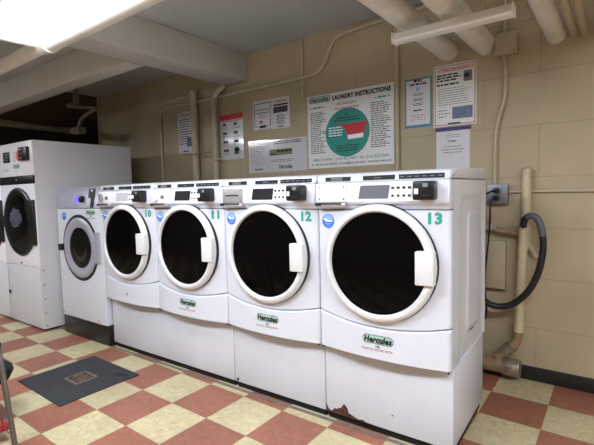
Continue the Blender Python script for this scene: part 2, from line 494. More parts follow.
DC = (0.349, 0, 0.902)    # door centre
def make_washer():
    t = thing('front_loading_washer', '', 'washing machine', row(0), TH)
    cabinet(t)
    panel('lower_panel', lambda x: 0.427, lambda x: seam_z(x) - 0.005, 0.034, M['enamel'], t)
    panel('front_panel', lambda x: seam_z(x), lambda x: 1.157, 0.022, M['enamel'], t, nz=20)
    # dark joint behind the panels
    box('panel_gap', (0.004, -0.02, 0.56), (WB - 0.004, 0.0, 1.17), M['gap'], t)
    # console
    prof = [(-0.010, 1.161), (-0.046, 1.161), (-0.050, 1.166), (-0.052, 1.178), (-0.064, 1.186), (-0.070, 1.193), (-0.072, 1.203),
            (-0.066, 1.287), (-0.062, 1.2925), (-0.010, 1.2925)]
    extrude_profile('control_console', prof, 0.0, WB, M['enamel'], t, bev=0.006)
    prof = [(-0.050, 1.294), (-0.053, 1.299), (-0.049, 1.325), (-0.040, 1.334), (-0.02, 1.339), (0.10, 1.347), (0.40, 1.356), (0.59, 1.361),
            (0.625, 1.358), (0.640, 1.345), (0.642, 1.294)]
    extrude_profile('top_panel', prof, 0.0, WB, M['enamel'], t, bev=0.012)
    bm = bmesh.new()
    def onc(z): return -0.072 + (z - 1.203) / 0.084 * 0.006
    # bright overlay on the console
    quad = [(0.012, 1.199), (0.618, 1.199), (0.618, 1.286), (0.012, 1.286)]
    a = [bm.verts.new((x, onc(z) - 0.001, z)) for x, z in quad]; b = [bm.verts.new((x, onc(z) + 0.004, z)) for x, z in quad]
    for k in range(4): bm.faces.new((a[k], a[(k + 1) % 4], b[(k + 1) % 4], b[k]))
    bm.faces.new(a); bm.faces.new(b)
    from_bm('control_overlay', bm, M['enamel_bright'], t)
    for x, z in ((0.428, 1.262), (0.455, 1.262), (0.482, 1.262), (0.428, 1.225), (0.455, 1.225), (0.482, 1.225), (0.508, 1.262), (0.508, 1.225)):
        o = box('button', (x - 0.0065, -0.0735, z - 0.0055), (x + 0.0065, -0.066, z + 0.0055), M['black'], t, 0.002); 
    # card reader
    rd = box('card_reader', (0.543, -0.132, 1.205), (0.636, -0.066, 1.288), M['black'], t, 0.009, 3)
    box('reader_screen', (0.590, -0.1335, 1.262), (0.612, -0.131, 1.278), mat_once('reader_lcd', rgb(120, 140, 128)), rd)
    box('reader_sticker', (0.552, -0.1335, 1.232), (0.570, -0.131, 1.256), M['whitevinyl'], rd)
    box('card_slot', (0.588, -0.1335, 1.222), (0.622, -0.131, 1.230), M['gap'], rd)
    # dark label strips on the top band
    for x0, x1 in ((0.055, 0.20), (0.268, 0.432), (0.452, 0.66)):
        st = box('label_strip', (x0, -0.0545, 1.3015), (x1, -0.046, 1.3225), M['ink'], t)
        bm = bmesh.new(); rng = random.Random(int(x0 * 1000))
        if x0 < 0.1:
            add_box(bm, (x0 + 0.035, -0.0555, 1.3035), (x0 + 0.10, -0.054, 1.3205))
        else:
            n = 3 if x0 < 0.4 else 6
            for k in range(n):
                w = (x1 - x0) / n
                if x0 < 0.4 and k != 1: continue
                xa = x0 + k * w + 0.005
                add_box(bm, (xa, -0.0555, 1.309), (xa + w * 0.62, -0.054, 1.314))
        from_bm('strip_print', bm, M['greyink'], st)
    # door
    ring = [(0.284, -0.062), (0.2845, -0.082), (0.279, -0.093), (0.270, -0.098), (0.260, -0.101), (0.252, -0.099), (0.247, -0.092), (0.244, -0.080), (0.242, -0.05), (0.280, -0.05)]
    lathe('door_gap_shadow', [(0.2875, -0.045), (0.2875, -0.067), (0.284, -0.069), (0.278, -0.066), (0.276, -0.045)], DC, M['gap'], t, 72, True)  # dark ring stands for the shadowed gap around the door
    dr = lathe('door_ring', ring, DC, M['ring'], t, 72, True)
    lathe('door_glass', [(0.247, -0.062), (0.246, -0.086), (0.225, -0.088), (0.18, -0.090), (0.10, -0.091), (0.0, -0.0915)], DC, M['glass'], dr, 64)
    bm = bmesh.new(); add_box(bm, (0.548, -0.120, 0.826), (0.630, -0.072, 0.978), 0.006, 3)
    for v in bm.verts:
        if v.co.y < -0.1: v.co.y += 0.16 * max(0, v.co.x - 0.575)
    from_bm('door_handle', bm, M['ring'], dr, smooth=True)
    # round blue sticker
    c = (0.068, 1.100)
    yb = -0.043 - bow(c[0], 0.022) - 0.0035
    st = poly('round_sticker', disc_pts(*c, 0.036, 0.037), yb, yb + 0.004, M['blue'], t)
    poly('sticker_sky', disc_pts(c[0], c[1] + 0.003, 0.031, 0.031, 24, 0.05, math.pi - 0.05), yb - 0.0006, yb, M['bluelight'], st)
    poly('sticker_wave', [(c[0] - 0.027, c[1] + 0.008), (c[0] - 0.012, c[1] + 0.014), (c[0] - 0.006, c[1] + 0.004), (c[0] + 0.026, c[1] + 0.002), (c[0] + 0.026, c[1] - 0.004), (c[0] - 0.012, c[1] - 0.005)], yb - 0.0012, yb - 0.0006, M['whitevinyl'], st)
    bm = bmesh.new(); add_box(bm, (c[0] - 0.020, yb - 0.0012, c[1] - 0.016), (c[0] + 0.020, yb - 0.0004, c[1] - 0.0125)); add_box(bm, (c[0] - 0.014, yb - 0.0012, c[1] - 0.025), (c[0] + 0.014, yb - 0.0004, c[1] - 0.0215))
    from_bm('sticker_print', bm, M['bluelight'], st)
    return t
_once = {}
def mat_once(name, col, rough=0.4):
    if name not in _once: _once[name] = mat(name, col, rough)
    return _once[name]

def copy_tree(o, parent=None):
    c = o.copy(); COL.objects.link(c); c.parent = parent
    if parent is not None: c.matrix_parent_inverse = o.matrix_parent_inverse.copy()
    for ch in list(o.children): copy_tree(ch, c)
    return c

def lowbow(x): return -(0.043 + bow(x, 0.034)) - 0.0012
def sticker(t):
    """oval green brand sticker on the lower panel"""
    yb = 0.0
    def bent(name, bm, m, par, lift=0.0):
        for v in bm.verts: v.co.y += lowbow(v.co.x) - lift; v.co.z += 0.005
        return from_bm(name, bm, m, par)
    def cap(x0, x1, z0, z1, th=0.001):
        bm = bmesh.new(); pts = capsule_pts(x0, x1, z0, z1)
        a = [bm.verts.new((x, 0, z)) for x, z in pts]; b = [bm.verts.new((x, th, z)) for x, z in pts]
        for k in range(len(pts)): bm.faces.new((a[k], a[(k + 1) % len(pts)], b[(k + 1) % len(pts)], b[k]))
        bm.faces.new(a); bm.faces.new(b); return bm
    s = bent('brand_sticker', cap(0.268, 0.430, 0.500, 0.545), M['green'], t)
    bent('sticker_face', cap(0.271, 0.427, 0.503, 0.542), M['mint'], s, 0.0006)
    bm = bmesh.new(); add_text(bm, 'Hercules', 0.276, 0.422, 0.506, 0.5395, 0, 0.05, 0.18)
    bent('sticker_lettering', bm, M['ink'], s, 0.0012)
    bm = bmesh.new(); add_text(bm, 'HE', 0.338, 0.360, 0.482, 0.496, 0, 0.03)
    bent('sticker_mark', bm, M['green'], s, 0.0002)
    bm = bmesh.new(); rng = random.Random(4); add_lines(bm, 0.262, 0.436, 0.467, 0.479, 2, 0, rng, 0.4, ragged=0.1)
    bent('sticker_small_print', bm, M['redink'], s, 0.0002)

proto = make_washer()
sticker_src = thing('tmp', '', '')
labels = {
    10: 'white front loading washer numbered 10, with a small lock and no brand sticker',
    11: 'second white washer of the numbered row, with teal 11 and round coin dial',
    12: 'third white washer of the numbered row, with teal 12 and slotted grey coin plate',
    13: 'large nearest white front loading washer numbered 13 with its ribbed side showing'}
bpy.data.objects.remove(sticker_src)
washers = []
for i, n in enumerate((10, 11, 12, 13)):
    t = proto if i == 0 else copy_tree(proto)
    t.location = row(i * W); t.rotation_euler.z = TH
    tag(t, labels[n], 'washing machine', 'front loading washers in the row')
    washers.append(t)
for i, n in enumerate((10, 11, 12, 13)):
    t = washers[i]
    text('number_decal', str(n), 0.588, 0.650, 1.094, 1.148, -0.0445, M['teal'], t, bold=0.05, bend=lambda x: -bow(x, 0.022))
    # display
    dm = {10: M['lcd_pale'], 11: M['lcd_dark'], 12: M['lcd_dark'], 13: M['lcd']}[n]
    bm = bmesh.new()
    q = [(0.252, 1.212), (0.405, 1.212), (0.414, 1.276), (0.262, 1.276)]
    a = [bm.verts.new((x, -0.0745 + (z - 1.203) * 0.07, z)) for x, z in q]; b = [bm.verts.new((x, -0.068, z)) for x, z in q]
    for k in range(4): bm.faces.new((a[k], a[(k + 1) % 4], b[(k + 1) % 4], b[k]))
    bm.faces.new(a); bm.faces.new(b)
    from_bm('display_window', bm, dm, t)
    # coin slot
    if n in (12, 13):
        cpl = box('coin_plate', (0.022, -0.080, 1.196), (0.186, -0.066, 1.283), M['plate'] if n == 13 else M['chrome'], t, 0.006)
        for x, z in ((0.034, 1.272), (0.174, 1.272), (0.034, 1.212), (0.174, 1.212)):
            lathe('screw', [(0.0045, -0.080), (0.0045, -0.0815), (0.0, -0.083)], (x, 0, z), M['greyink'], cpl, 10)
        if n == 12: box('coin_slot', (0.05, -0.0815, 1.236), (0.155, -0.079, 1.243), M['gap'], cpl)
    else:
        cpl = box('coin_plate', (0.018, -0.078, 1.196), (0.17, -0.066, 1.283), M['plate'], t, 0.006)
        lathe('coin_dial', [(0.030, -0.078), (0.029, -0.090), (0.0, -0.092)], (0.062, 0, 1.240), M['chrome'] if n == 10 else M['plate'], cpl, 24)
        box('coin_slot', (0.115, -0.080, 1.225), (0.150, -0.077, 1.250), M['greyink'], cpl)
    # lower lip and broken edge of the coin box
    lip = box('coin_box_lip', (0.016, -0.092, 1.170), (0.19, -0.05, 1.193), M['chrome'], t, 0.008)
    bm = bmesh.new(); rng = random.Random(n)
    add_box(bm, (0.028, -0.0935, 1.184), (0.168, -0.088, 1.1925), 0.002)
    add_box(bm, (0.012, -0.0945, 1.178), (0.05, -0.088, 1.1935), 0.003)
    from_bm('lip_opening', bm, M['gap'], lip)
    if n == 10:
        lathe('panel_lock', [(0.011, -0.070), (0.010, -0.082), (0.0, -0.083)], (0.345, 0, 0.505), M['chrome'], t, 20)
    else:
        sticker(t)
    if n == 13:
        text('side_scuff', '-', 0, 0.001, 0, 0.001, 0, M['rust'], t) if False else None
        bm = bmesh.new(); add_box(bm, (WB + 0.001, 0.30, 0.528), (WB + 0.0035, 0.35, 0.534), 0.001)
        from_bm('side_scuff', bm, M['rust'], t)
        # dark screw heads at the lower edge of the panel
    for x in (0.012, 0.675):
        lathe('panel_screw', [(0.004, -0.02), (0.004, -0.044), (0.0, -0.046)], (x, 0, 0.4225), M['gap'], t, 8)

# ------------------------------------------------------------------ pedestals
def pedestal(x0, x1, label, rusty=False, spot=False):
    t = thing('washer_pedestal', label, 'pedestal', row(x0), TH, 'white steel pedestals under the washers')
    w = x1 - x0 - 0.004
    box('pedestal_body', (0, 0, 0.040), (w, 0.60, 0.4255), M['pedestal'], t, 0.006)
    box('toe_kick', (0.01, 0.018, 0.0), (w - 0.01, 0.57, 0.040), M['blackmatte'], t)
    if rusty:
        pts = [(0.004, 0.041), (0.003, 0.085), (0.016, 0.060), (0.028, 0.050), (0.044, 0.055), (0.052, 0.068), (0.072, 0.069), (0.078, 0.078), (0.092, 0.078), (0.112, 0.108), (0.120, 0.104), (0.134, 0.090),
               (0.142, 0.066), (0.160, 0.060), (0.186, 0.052), (0.20, 0.048), (0.226, 0.054), (0.240, 0.046), (0.262, 0.044), (0.300, 0.041)]
        poly('rust_patch', pts, -0.0012, 0.001, M['rust'], t)
        poly('chip', disc_pts(0.39, 0.125, 0.006, 0.003, 10), -0.001, 0.001, M['rust'], t)
    if spot:
        poly('rust_patch', [(0.012, 0.050), (0.020, 0.066), (0.032, 0.070), (0.036, 0.058), (0.028, 0.046)], -0.0012, 0.001, M['rust'], t)
    return t
pedestal(0, 1.38, 'long white steel pedestal under washers 10 and 11')
pedestal(1.38, 2.07, 'white steel pedestal with a small rust spot, under washer 12', spot=True)
pedestal(2.07, 2.76, 'white steel pedestal with a rusted lower corner, under washer 13', rusty=True)

# ------------------------------------------------------------------ silver-topped washer left of the row
t = thing('silver_topped_washer', 'narrow white washer with silver control head and grey round door, beside the tall dryer', 'washing machine', row(-0.75), TH)
w9 = 0.72
bm = bmesh.new(); add_box(bm, (0, -0.04, 0.172), (w9, 0.62, 1.150), 0.010, 3)
from_bm('cabinet', bm, M['enamel'], t, smooth=True)
prof = [(-0.036, 1.152), (-0.040, 1.156), (-0.012, 1.325), (0.0, 1.336), (0.03, 1.340), (0.60, 1.345), (0.62, 1.33), (0.62, 1.152)]
extrude_profile('control_head', prof, 0.0, w9, M['silver'], t, bev=0.006)
def hy(z): return -0.040 + (z - 1.156) / 0.169 * 0.028
# control head items
o = thing_part = None
bm = bmesh.new()
for (x0, x1, z0, z1, d) in ((0.525, 0.625, 1.240, 1.318, 0.003), (0.565, 0.618, 1.160, 1.245, 0.003)):
    pts = [(x0, z0), (x1, z0), (x1, z1), (x0, z1)]
    a = [bm.verts.new((x, hy(z) - d, z)) for x, z in pts]; b = [bm.verts.new((x, hy(z) + 0.01, z)) for x, z in pts]
    for k in range(4): bm.faces.new((a[k], a[(k + 1) % 4], b[(k + 1) % 4], b[k]))
    bm.faces.new(a); bm.faces.new(b)
rd = from_bm('card_reader', bm, M['black'], t)
box('reader_light', (0.563, hy(1.30) - 0.006, 1.294), (0.582, hy(1.30) + 0.002, 1.308), M['whitevinyl'], rd)
box('lit_display', (0.315, hy(1.232) - 0.007, 1.205), (0.385, hy(1.2) + 0.004, 1.255), M['violetlight'], t)
lathe('control_knob', [(0.030, -0.02), (0.028, -0.052), (0.022, -0.056), (0.0, -0.057)], (0.435, 0, 1.231), M['black'], t, 28)
bm = bmesh.new(); rng = random.Random(7)
add_box(bm, (0.30, hy(1.27) - 0.002, 1.265), (0.42, hy(1.27) + 0.002, 1.269)); add_box(bm, (0.31, hy(1.18) - 0.002, 1.176), (0.36, hy(1.18) + 0.002, 1.180))
from_bm('control_print', bm, M['greyink'], t)
c9 = (0.372, 0, 0.812)
lathe('door_recess', [(0.288, -0.030), (0.288, -0.0425), (0.262, -0.0425), (0.262, -0.030)], c9, M['gap'], t, 64, True)
dr = lathe('door_ring', [(0.262, -0.035), (0.262, -0.046), (0.254, -0.053), (0.236, -0.056), (0.214, -0.053), (0.192, -0.045), (0.176, -0.0415), (0.176, -0.030)], c9, M['silverring'], t, 64, True)
lathe('drum', [(0.180, -0.0405), (0.175, -0.0405), (0.172, -0.0402), (0.0, -0.0402)], c9, M['gap'], dr, 48)
bm = bmesh.new()
for k in range(14):
    a = math.radians(180 + 12 * k + 10); 
    add_box(bm, (c9[0] + 0.10 * math.cos(a) - 0.0035, -0.0415, c9[2] + 0.10 * math.sin(a) - 0.022), (c9[0] + 0.10 * math.cos(a) + 0.0035, -0.040, c9[2] + 0.10 * math.sin(a) + 0.022), 0.001)
from_bm('drum_fins', bm, M['drum'], dr)
lathe('door_glass', [(0.180, -0.0425), (0.170, -0.046), (0.13, -0.051), (0.0, -0.055), (0.0, -0.051), (0.13, -0.047), (0.172, -0.0425)], c9, M['clearglass'], dr, 48)
bm = bmesh.new(); add_box(bm, (0.625, -0.055, 0.690), (0.690, -0.038, 0.960), 0.008, 3)
from_bm('door_handle', bm, M['silverring'], dr, smooth=True)
bm = bmesh.new(); add_box(bm, (0.048, -0.075, 0.775), (0.085, -0.038, 0.835), 0.008, 3)
from_bm('door_hinge', bm, M['gap'], dr, smooth=True)
st = poly('round_sticker', disc_pts(0.125, 1.082, 0.034, 0.034), -0.0425, -0.039, M['blue'], t)
poly('sticker_wave', disc_pts(0.125, 1.090, 0.022, 0.012, 20), -0.0432, -0.0425, M['bluelight'], st)
st = poly('brand_sticker', capsule_pts(0.50, 0.64, 1.103, 1.140), -0.0420, -0.039, M['green'], t)
poly('sticker_face', capsule_pts(0.503, 0.637, 1.106, 1.137), -0.0425, -0.0420, M['mint'], st)
text('sticker_lettering', 'Hercules', 0.510, 0.630, 1.110, 1.135, -0.0432, M['ink'], st, 0.03, 0.12)
text('sticker_mark', 'HE', 0.56, 0.585, 1.083, 1.098, -0.0422, M['green'], st, 0.03)
bm = bmesh.new(); add_lines(bm, 0.49, 0.65, 1.064, 1.078, 1, -0.0422, rng, 0.35, ragged=0.1); from_bm('sticker_small_print', bm, M['greyink'], st)
for x in (0.03, 0.60):
    lathe('panel_screw', [(0.006, -0.038), (0.005, -0.044), (0, -0.045)], (x, 0, 0.205), M['greyink'], t, 10)
t = thing('washer_plinth', 'black plinth box under the silver topped washer', 'plinth', row(-0.765), TH)
box('plinth_body', (0, -0.028, 0.0), (0.745, 0.60, 0.165), M['black'], t, 0.006)
box('plinth_lip', (0.04, -0.02, 0.165), (0.72, 0.60, 0.172), M['chrome'], t)

# ------------------------------------------------------------------ tall stack dryers at the left
def make_dryer():
    t = thing('tall_dryer', '', 'dryer', row(-1.63), TH)
    w, H, D = 0.70, 1.780, 1.005; f = 0.0
    box('cabinet', (0, 0.012, 0.02), (w, D, H), M['dryer'], t, 0.003)
    box('base_skirt', (0.02, 0.03, 0.0), (w - 0.02, D - 0.02, 0.02), M['gap'], t)
    box('upper_panel', (0.004, 0, 1.462), (w - 0.002, 0.014, H - 0.002), M['dryerwhite'], t, 0.003)
    band = box('lint_band', (0.004, -0.006, 1.385), (w - 0.002, 0.014, 1.460), M['black'], t, 0.003)
    lathe('band_lock', [(0.010, -0.006), (0.009, -0.012), (0, -0.012)], (0.36, 0, 1.425), M['chrome'], band, 16)
    dp = box('door_panel', (0.004, 0, 0.602), (w - 0.002, 0.014, 1.383), M['dryerwhite'], t, 0.003)
    lp_ = box('lower_panel', (0.004, 0.002, 0.025), (w - 0.002, 0.014, 0.598), M['dryer'], t, 0.003)
    c = (0.362, 0, 1.025)
    dr = lathe('door_ring', [(0.324, 0.002), (0.327, -0.010), (0.320, -0.018), (0.300, -0.022), (0.272, -0.020), (0.258, -0.014), (0.254, 0.002)], c, M['black'], t, 64, True)
    lathe('door_bowl', [(0.258, -0.002), (0.0, -0.002)], c, M['blackmatte'], dr, 48)
    lathe('door_glass', [(0.258, -0.014), (0.18, -0.034), (0.0, -0.044), (0.0, -0.040), (0.18, -0.030), (0.256, -0.010)], c, M['clearglass'], dr, 48)
    box('hinge_block', (0.535, -0.024, 0.815), (0.695, 0.004, 1.235), M['black'], dr, 0.006)
    box('door_pull', (0.035, -0.024, 0.97), (0.075, 0.004, 1.08), M['black'], dr, 0.006)
    poly('small_badge', disc_pts(0.33, 0.625, 0.024, 0.009, 16), -0.0012, 0.002, M['greyink'], dp)
    cr_ = box('card_reader', (0.490, -0.030, 1.598), (0.648, 0.002, 1.722), M['black'], t, 0.006)
    for k, z in enumerate((1.70, 1.665, 1.622)):
        box('reader_light', (0.53, -0.0315, z - 0.006), (0.548, -0.029, z + 0.006), M['whitevinyl'] if k != 1 else M['redink'], cr_)
    ds = box('display_panel', (0.09, -0.008, 1.598), (0.232, 0.002, 1.702), M['black'], t, 0.004)
    bm = bmesh.new()
    for k in range(3): add_box(bm, (0.125, -0.0095, 1.618 + k * 0.027), (0.20, -0.0075, 1.628 + k * 0.027))
    from_bm('display_print', bm, M['greyink'], ds)
    st = poly('red_round_sticker', disc_pts(0.425, 1.652, 0.052, 0.052), -0.001, 0.003, mat_once('pink_red_vinyl', rgb(224, 90, 104)), t)
    bm = bmesh.new(); add_lines(bm, 0.30, 0.38, 1.60, 1.70, 5, -0.001, random.Random(3), 0.3); from_bm('panel_print', bm, M['redink'], t)
    st = poly('brand_sticker', capsule_pts(0.295, 0.435, 1.535, 1.575), -0.001, 0.003, M['teal'], t)
    poly('sticker_face', capsule_pts(0.30, 0.43, 1.539, 1.571), -0.0016, -0.001, M['mint'], st)
    text('sticker_lettering', 'Hercules', 0.307, 0.423, 1.543, 1.569, -0.0022, M['tealdark'], st, 0.03, 0.12)
    st = poly('small_sticker', capsule_pts(0.07, 0.19, 1.508, 1.538), -0.001, 0.003, M['mint'], t)
    bm = bmesh.new(); add_box(bm, (0.33, -0.001, 1.507), (0.37, 0.003, 1.511)); from_bm('panel_mark', bm, M['greyink'], t)
    for z in (0.575, 0.44, 0.305, 0.17, 0.05):
        bm = bmesh.new(); add_tube(bm, [(w - 0.002, 0.035, z), (w + 0.003, 0.035, z)], 0.007, 10); from_bm('panel_screw', bm, M['greyink'], t, smooth=True)
    box('panel_lock', (0.006, -0.008, 0.29), (0.04, 0.004, 0.325), M['gap'], t, 0.004)
    return t
d1 = make_dryer(); d1.location = row(-1.63, -0.143)
d1['label'] = 'tall white dryer with black round door next to the silver topped washer'; d1['group'] = 'tall white dryers at the left'
d2 = copy_tree(d1); d2.location = row(-2.345, -0.143)
d2['label'] = 'tall white dryer mostly cut off by the left edge of the photo'
# grey towel inside the visible dryer
bm = bmesh.new(); bmesh.ops.create_icosphere(bm, subdivisions=4, radius=1)
rng = random.Random(5)
from mathutils import noise as mnoise
for v in bm.verts:
    k = 1 + 0.35 * mnoise.noise(v.co * 2.3) + 0.15 * mnoise.noise(v.co * 6)
    v.co = Vector((v.co.x * 0.12 * k, v.co.y * 0.011 * k, v.co.z * 0.085 * k))
o = from_bm('laundry_bundle', bm, M['lint'], None, smooth=True)
o.location = row(-1.63 + 0.34, -0.143 - 0.018, 1.06); o.rotation_euler = (0, 0, TH); tag(o, 'grey purple laundry seen through the round door of the tall dryer', 'laundry')

# ------------------------------------------------------------------ floor: rubber mat and drain
t = thing('floor_mat', 'black rubber mat lying on the checkered floor around a drain', 'mat', (1.0, -0.15, 0))
bm = bmesh.new()
add_box(bm, (-0.31, -0.268, 0.0005), (0.305, -0.075, 0.007)); add_box(bm, (-0.31, 0.085, 0.0005), (0.305, 0.266, 0.007))
add_box(bm, (-0.31, -0.075, 0.0005), (-0.075, 0.085, 0.007)); add_box(bm, (0.105, -0.075, 0.0005), (0.305, 0.085, 0.007))
from_bm('mat_sheet', bm, M['mat'], t)
bm = bmesh.new(); pts = [(0.155, 0.175), (0.175, 0.20), (0.215, 0.205), (0.255, 0.225), (0.265, 0.20), (0.22, 0.180), (0.17, 0.165)]
a = [bm.verts.new((x, y, 0.0072)) for x, y in pts]; b = [bm.verts.new((x, y, 0.0082)) for x, y in pts]
for k in range(len(pts)): bm.faces.new((a[k], a[(k + 1) % len(pts)], b[(k + 1) % len(pts)], b[k]))
bm.faces.new(a); bm.faces.new(b); from_bm('mat_stain', bm, M['blackmatte'], t)
t = thing('floor_drain', 'square worn metal floor drain set in the black mat', 'drain', (1.015, -0.145, 0))
bm = bmesh.new()
for a, b in (((-0.088, -0.078), (0.088, -0.060)), ((-0.088, 0.060), (0.088, 0.078)), ((-0.088, -0.060), (-0.070, 0.060)), ((0.070, -0.060), (0.088, 0.060))):
    add_box(bm, (a[0], a[1], 0.0005), (b[0], b[1], 0.010), 0.002)
from_bm('drain_frame', bm, M['drain'], t)
box('drain_pit', (-0.070, -0.060, 0.0005), (0.070, 0.060, 0.002), M['rust'], t)
bm = bmesh.new()
for k in range(9):
    x = -0.056 + k * 0.014; add_box(bm, (x - 0.0025, -0.045, 0.003), (x + 0.0025, 0.045, 0.008), 0.001)
from_bm('drain_grate', bm, M['drain'], t)

# ------------------------------------------------------------------ wall signs
def sheet(name, x0, x1, z0, z1, label, cat, m, group=None, th=0.003, r=0.0):
    t = thing(name, label, cat, ((x0 + x1) / 2, WY, z0), 0, group)
    w, h = (x1 - x0), (z1 - z0)
    s = box('sign_board' if cat == 'sign' else 'sheet', (-w / 2, -th - 0.001, 0), (w / 2, -0.001, h), m, t, r)
    t['_w'] = w; t['_h'] = h; t['_y'] = -th - 0.001
    return t, w, h, -th - 0.001 - 0.0006
def finish(t):
    for k in ('_w', '_h', '_y'):
        if k in t: del t[k]

rng = random.Random(11)
# 1 main instruction board
t, w, h, y = sheet('laundry_instruction_sign', 1.797, 2.590, 1.447, 2.055, 'large white laundry instructions board with a teal circle and red tag picture', 'sign', M['board'], th=0.006)
def X(u): return -w / 2 + u * w
def Z(v): return v * h
g = poly('brand_logo', capsule_pts(X(0.015), X(0.295), Z(0.900), Z(0.985)), y, y + 0.001, M['green'], t)
poly('logo_face', capsule_pts(X(0.022), X(0.288), Z(0.908), Z(0.977)), y - 0.0006, y, M['mint'], g)
text('logo_lettering', 'Hercules', X(0.04), X(0.27), Z(0.910), Z(0.973), y - 0.0012, M['ink'], g, 0.03, 0.12)
text('heading_text', 'LAUNDRY INSTRUCTIONS', X(0.315), X(0.97), Z(0.90), Z(0.965), y, M['ink'], t, 0.06)
bm = bmesh.new(); add_text(bm, 'HE Detergent', X(0.37), X(0.60), Z(0.815), Z(0.862), y, 0.02); add_text(bm, 'Recommended', X(0.35), X(0.62), Z(0.765), Z(0.802), y, 0.02)
from_bm('detergent_text', bm, M['redink'], t)
cc = poly('teal_circle', disc_pts(X(0.485), Z(0.455), 0.205, 0.195, 64), y, y + 0.001, M['tealdark'], t)
bm = bmesh.new(); rr = random.Random(2)
for v, ww in ((0.69, 0.05), (0.65, 0.26), (0.615, 0.30)): add_lines(bm, X(0.485 - ww / 2), X(0.485 + ww / 2), Z(v - 0.013), Z(v + 0.013), 1, y - 0.0008, rr, 0.55, ragged=0)
add_lines(bm, X(0.33), X(0.64), Z(0.20), Z(0.30), 3, y - 0.0008, rr, 0.4, centre=True)
from_bm('circle_print', bm, M['ink'], cc)
bm = bmesh.new(); add_lines(bm, X(0.265), X(0.44), Z(0.41), Z(0.55), 4, y - 0.0008, rr, 0.45, ragged=0.1); from_bm('circle_white_print', bm, M['whitevinyl'], cc)
rt_ = poly('red_tag', [(X(0.36), Z(0.56)), (X(0.72), Z(0.575)), (X(0.70), Z(0.50)), (X(0.68), Z(0.42)), (X(0.49), Z(0.41)), (X(0.46), Z(0.50)), (X(0.44), Z(0.53))], y - 0.0014, y - 0.0006, M['red'], cc)
poly('tag_label', [(X(0.50), Z(0.36)), (X(0.67), Z(0.37)), (X(0.675), Z(0.425)), (X(0.49), Z(0.415))], y - 0.002, y - 0.0008, M['whitevinyl'], cc)
bm = bmesh.new()
add_lines(bm, X(0.035), X(0.24), Z(0.20), Z(0.78), 22, y, rr, 0.4, ragged=0.4)
from_bm('column_print', bm, M['ink'], t); bm = bmesh.new()
add_lines(bm, X(0.755), X(0.97), Z(0.22), Z(0.80), 22, y, rr, 0.4, ragged=0.4)
from_bm('column_print', bm, M['ink'], t)
bm = bmesh.new()
for a_, b_, v in ((0.05, 0.20, 0.835), (0.81, 0.95, 0.845)):
    bm = bmesh.new()
    for c0 in (a_, b_): bm_ = add_box(bm, (X(c0) - 0.008, y, Z(v) - 0.005), (X(c0) + 0.008, y + 0.001, Z(v) + 0.005))
    add_lines(bm, X(a_ + 0.025), X(b_ - 0.025), Z(v - 0.014), Z(v + 0.014), 1, y, rr, 0.8, ragged=0)
    from_bm('column_headings', bm, M['tealdark'], t)
text('phone_text', '(888) 534-4760 • (516) 822-4460 • Fax (516) 822-2544', X(0.06), X(0.94), Z(0.085), Z(0.135), y, M['tealdark'], t, 0.012)
text('service_text', 'for Service and Refunds: service@hercnet.com • www.hercnet.com', X(0.04), X(0.97), Z(0.028), Z(0.072), y, M['ink'], t, 0.012)
finish(t)

def paper(name, x0, x1, z0, z1, label, m='paper', cat='notice', group='notices on the block wall'):
    return sheet(name, x0, x1, z0, z1, label, cat, M[m], group, th=0.002)
# 2 far-left notice behind the vertical pipe
t, w, h, y = paper('paper_notice', 0.03, 0.285, 1.70, 2.145, 'narrow white notice with a small dark picture, leftmost on the wall')
bm = bmesh.new(); add_text(bm, 'ATTENTION', -w / 2 + 0.02, w / 2 - 0.03, h - 0.05, h - 0.025, y, 0.02); from_bm('heading_text', bm, M['redink'], t)
bm = bmesh.new(); add_lines(bm, -w / 2 + 0.02, w / 2 - 0.02, 0.09, h - 0.07, 11, y, rng, 0.35); add_lines(bm, -0.05, 0.05, 0.012, 0.03, 1, y, rng, 0.8, ragged=0); from_bm('printed_text', bm, M['ink'], t)
box('picture', (0.02, y - 0.0005, 0.07), (0.115, y + 0.001, 0.17), M['photo'], t); finish(t)
# 3 red-headed notice
t, w, h, y = paper('paper_notice', 0.708, 1.022, 1.588, 2.034, 'laminated notice with a red header band and small icons in two columns', 'laminate')
hd = box('header_band', (-w / 2, y, h - 0.055), (w / 2, y + 0.001, h), M['red'], t)
bm = bmesh.new()
for i in range(2):
    for j in range(4):
        cx_, cz_ = -0.075 + 0.15 * i, h - 0.10 - 0.085 * j
        add_lines(bm, cx_ - 0.055, cx_ + 0.055, cz_ - 0.045, cz_ - 0.020, 2, y, rng, 0.3)
        add_box(bm, (cx_ - 0.045, y, cz_ - 0.012), (cx_ + 0.01 * j, y + 0.001, cz_ + 0.014))
from_bm('icons_print', bm, M['greyphoto'], t)
bm = bmesh.new(); add_lines(bm, -w / 2 + 0.02, w / 2 - 0.02, h - 0.075, h - 0.06, 1, y, rng, 0.6, ragged=0); from_bm('subheading_print', bm, M['redink'], t)
bm = bmesh.new(); add_box(bm, (0.04, y, 0.05), (0.09, y + 0.001, 0.12)); from_bm('green_mark', bm, M['green'], t); finish(t)
